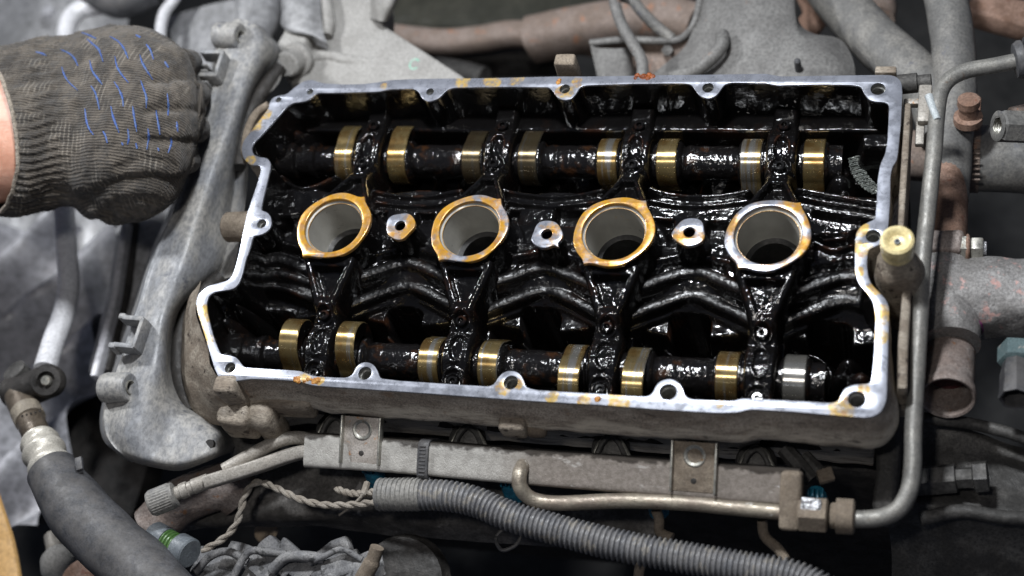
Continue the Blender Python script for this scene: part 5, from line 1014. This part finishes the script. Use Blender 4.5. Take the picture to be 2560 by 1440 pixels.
# four knuckles at the front end
for ky in (150, 232, 318, 408):
    q = P(462 if ky in (150, 408) else 484, ky, 3.6); d = np.linalg.norm(Vg-q, axis=1); Vg += cv*(.42*np.exp(-(d/1.15)**2))[:, None]
for ky in (192, 275, 362):
    q = P(482, ky, 3.0); d = np.linalg.norm(Vg-q, axis=1); Vg -= cv*(.25*np.exp(-(d/.8)**2))[:, None]
A = Vg.reshape(A.shape)
glove = build(G().grid(A, close_v=True), 'glove', M_KNIT, hand, 'worn grey-brown knitted glove with ribbed cuff', angle=180); glove['_b'] = hand['_b']
tree = BVHTree.FromPolygons([tuple(v) for v in Vg], [tuple(p.vertices) for p in glove.data.polygons])
def hit(px, py):
    o = Vector(CAM); d = Vector(P(px, py, 0)-CAM).normalized(); loc, nn, i_, ds = tree.ray_cast(o, d); return (None, None) if loc is None else (np.array(loc), np.array(nn))
# curled fingers and thumb below the knuckles
for k, (ky, px0) in enumerate(((158, 452), (238, 470), (322, 468), (402, 448))):
    r0 = (1.0, 1.08, 1.05, .92)[k]; a0_ = P(px0, ky, 1.6); a1_ = P(px0+10, ky, -1.0)+np.array([.3, 0, 0]); a2_ = P(px0-30, ky+4, -2.6); a3_ = P(px0-110, ky+6, -2.4)
    pth = cat([a0_, a1_, a2_, a3_], 8); g = G().tube(pth, np.linspace(r0, r0*.8, len(pth)), 20); V_ = g.v[0]; g.v[0] = V_+(.06*noise3(V_, 1.4, k))[:, None]; build(g, 'glove_finger', M_KNIT, glove, angle=180)
pth = cat([P(250, 470, .2), P(320, 478, -.6), P(385, 460, -1.4), P(425, 425, -2)], 8); g = G().tube(pth, np.linspace(1.35, .9, len(pth)), 22); V_ = g.v[0]; g.v[0] = V_+(.08*noise3(V_, 1.2, 8))[:, None]; build(g, 'glove_thumb', M_KNIT, glove, angle=180)
# blue dashes knitted into the back
M_BLUEY = surf('blue_latex_dash', (.035, .085, .30), (.065, .12, .27), .55, 0, 3, .02, 8, c3=(.10, .12, .16), c3amt=.56)
dashes = [[(90,130),(105,134),(117,140)],[(152,125),(170,132),(185,145),(196,166)],[(155,168),(160,185),(170,203),(195,227)],[(218,98),(232,110),(248,126),(258,155)],[(225,152),(230,175),(243,195),(257,213)],[(228,215),(238,232),(244,252),(249,275)],[(213,272),(216,300),(222,320),(234,338)],
 [(275,92),(296,104),(310,122),(321,148)],[(288,142),(292,165),(303,185),(322,208)],[(286,205),(298,225),(306,245),(309,268)],[(278,266),(282,290),(290,312),(298,332)],[(258,328),(264,340),(269,358)],[(332,266),(335,290),(342,330)],[(320,322),(322,345),(319,362)],[(340,358),(343,372)],[(305,356),(307,364)],
 [(350,138),(355,155),(366,175),(382,200)],[(352,202),(360,225),(366,245),(365,270)],[(366,112),(376,125),(384,150)],[(370,322),(372,340),(367,374)],[(390,275),(394,300),(400,336)],[(418,235),(421,260),(420,290)],[(395,370),(397,378)],[(427,342),(428,360),(420,383)],[(442,305),(444,330)],[(340,88),(352,94)],[(412,155),(422,170)],[(205,82),(222,88),(242,98)]]
for pts in dashes:
    c_ = cat(np.array(pts, float), 5) if len(pts) > 2 else np.linspace(pts[0], pts[1], 5); ctr = []
    for px, py in c_:
        l_, n_ = hit(px, py)
        if l_ is not None: ctr.append((l_, n_))
    if len(ctr) < 3: continue
    g = G(); rows = []
    for k, (l_, n_) in enumerate(ctr):
        a, b = ctr[max(0, k-1)][0], ctr[min(len(ctr)-1, k+1)][0]; t_ = nrm(b-a); n_ = n_*np.sign(np.dot(n_, CAM-l_)); s_ = nrm(np.cross(t_, n_)); wd = (.05+.05*rng.random())*math.sin(math.pi*(k+.6)/(len(ctr)+.2))**.5
        rows.append([l_-s_*wd-n_*.03, l_-s_*wd*.6+n_*.055, l_+n_*.075, l_+s_*wd*.6+n_*.055, l_+s_*wd-n_*.03])
    build(g.grid(np.array(rows)), 'blue_dash', M_BLUEY, glove, angle=180)
# loose wool fuzz
vs_, fs_ = [], []; pol = glove.data.polygons; ids = rng.integers(0, len(pol), 9000)
co = np.array([v.co[:] for v in glove.data.vertices])/S+np.array(hand['_b'])
for i_ in ids:
    p_ = pol[int(i_)]; c = co[list(p_.vertices)].mean(0); n_ = np.array(p_.normal[:])
    t_ = nrm(np.cross(n_, rng.normal(size=3))); L_ = .12+.26*rng.random()**2; d1 = nrm(n_*.5+t_*(.6+rng.random())); s_ = nrm(np.cross(n_, t_))*.011; m_ = c+d1*L_*.5+n_*.02; e_ = m_+nrm(d1+t_*.8-n_*.35)*L_*.5
    b0 = len(vs_); vs_ += [c-s_, c+s_, m_+s_, m_-s_, e_]; fs_ += [(b0, b0+1, b0+2, b0+3), (b0+3, b0+2, b0+4)]
fz = surf('wool_fuzz', (.07, .06, .047), (.15, .125, .10), .95, 0, 1.5, .0)
build(G().add(vs_, fs_), 'wool_fuzz', fz, glove, kind='stuff', recalc=False, angle=180)
# pale hem edge of the cuff and the wrist skin
hp = A[2]; build(G().tube(np.vstack([hp, hp[:1]])[::3], .16, 8, caps=False), 'cuff_hem', surf('pale_hem_wool', (.36, .31, .25), (.22, .19, .15), .95, 0, 3, .08, 6), glove, angle=180)
def skin():
    m = NT('wrist_skin'); c_ = m.mix(m.ramp(m.noise(.9, 4, .6), .35, .7), (.48, .235, .155), (.60, .33, .235)); m.set('Base Color', c_); m.set('Roughness', .5); m.set('Subsurface Weight', .12); m.set('Subsurface Radius', (.008, .003, .002)); m.set('Subsurface Scale', .3)
    v = m.n('ShaderNodeTexVoronoi'); v.inputs['Scale'].default_value = 7; m.l(m.co, v.inputs['Vector']); m.set('Normal', m.bump(v.outputs['Distance'], .012, .7, m.bump(m.noise(1.5, 3, .5, (.3, 1, 1)), .05))); return m.mat
ss = []
for px, tp, bt in [(90,175,478),(50,165,492),(0,160,500),(-60,158,498),(-140,160,492),(-260,150,500),(-420,130,520)]: ss.append(section(px, tp, bt, 64, skew=20))
A2 = np.stack([cat(np.array(ss)[:, j], 5) for j in range(64)], 1)
build(G().grid(A2, close_v=True), 'forearm', skin(), hand, 'bare wrist skin', angle=180)
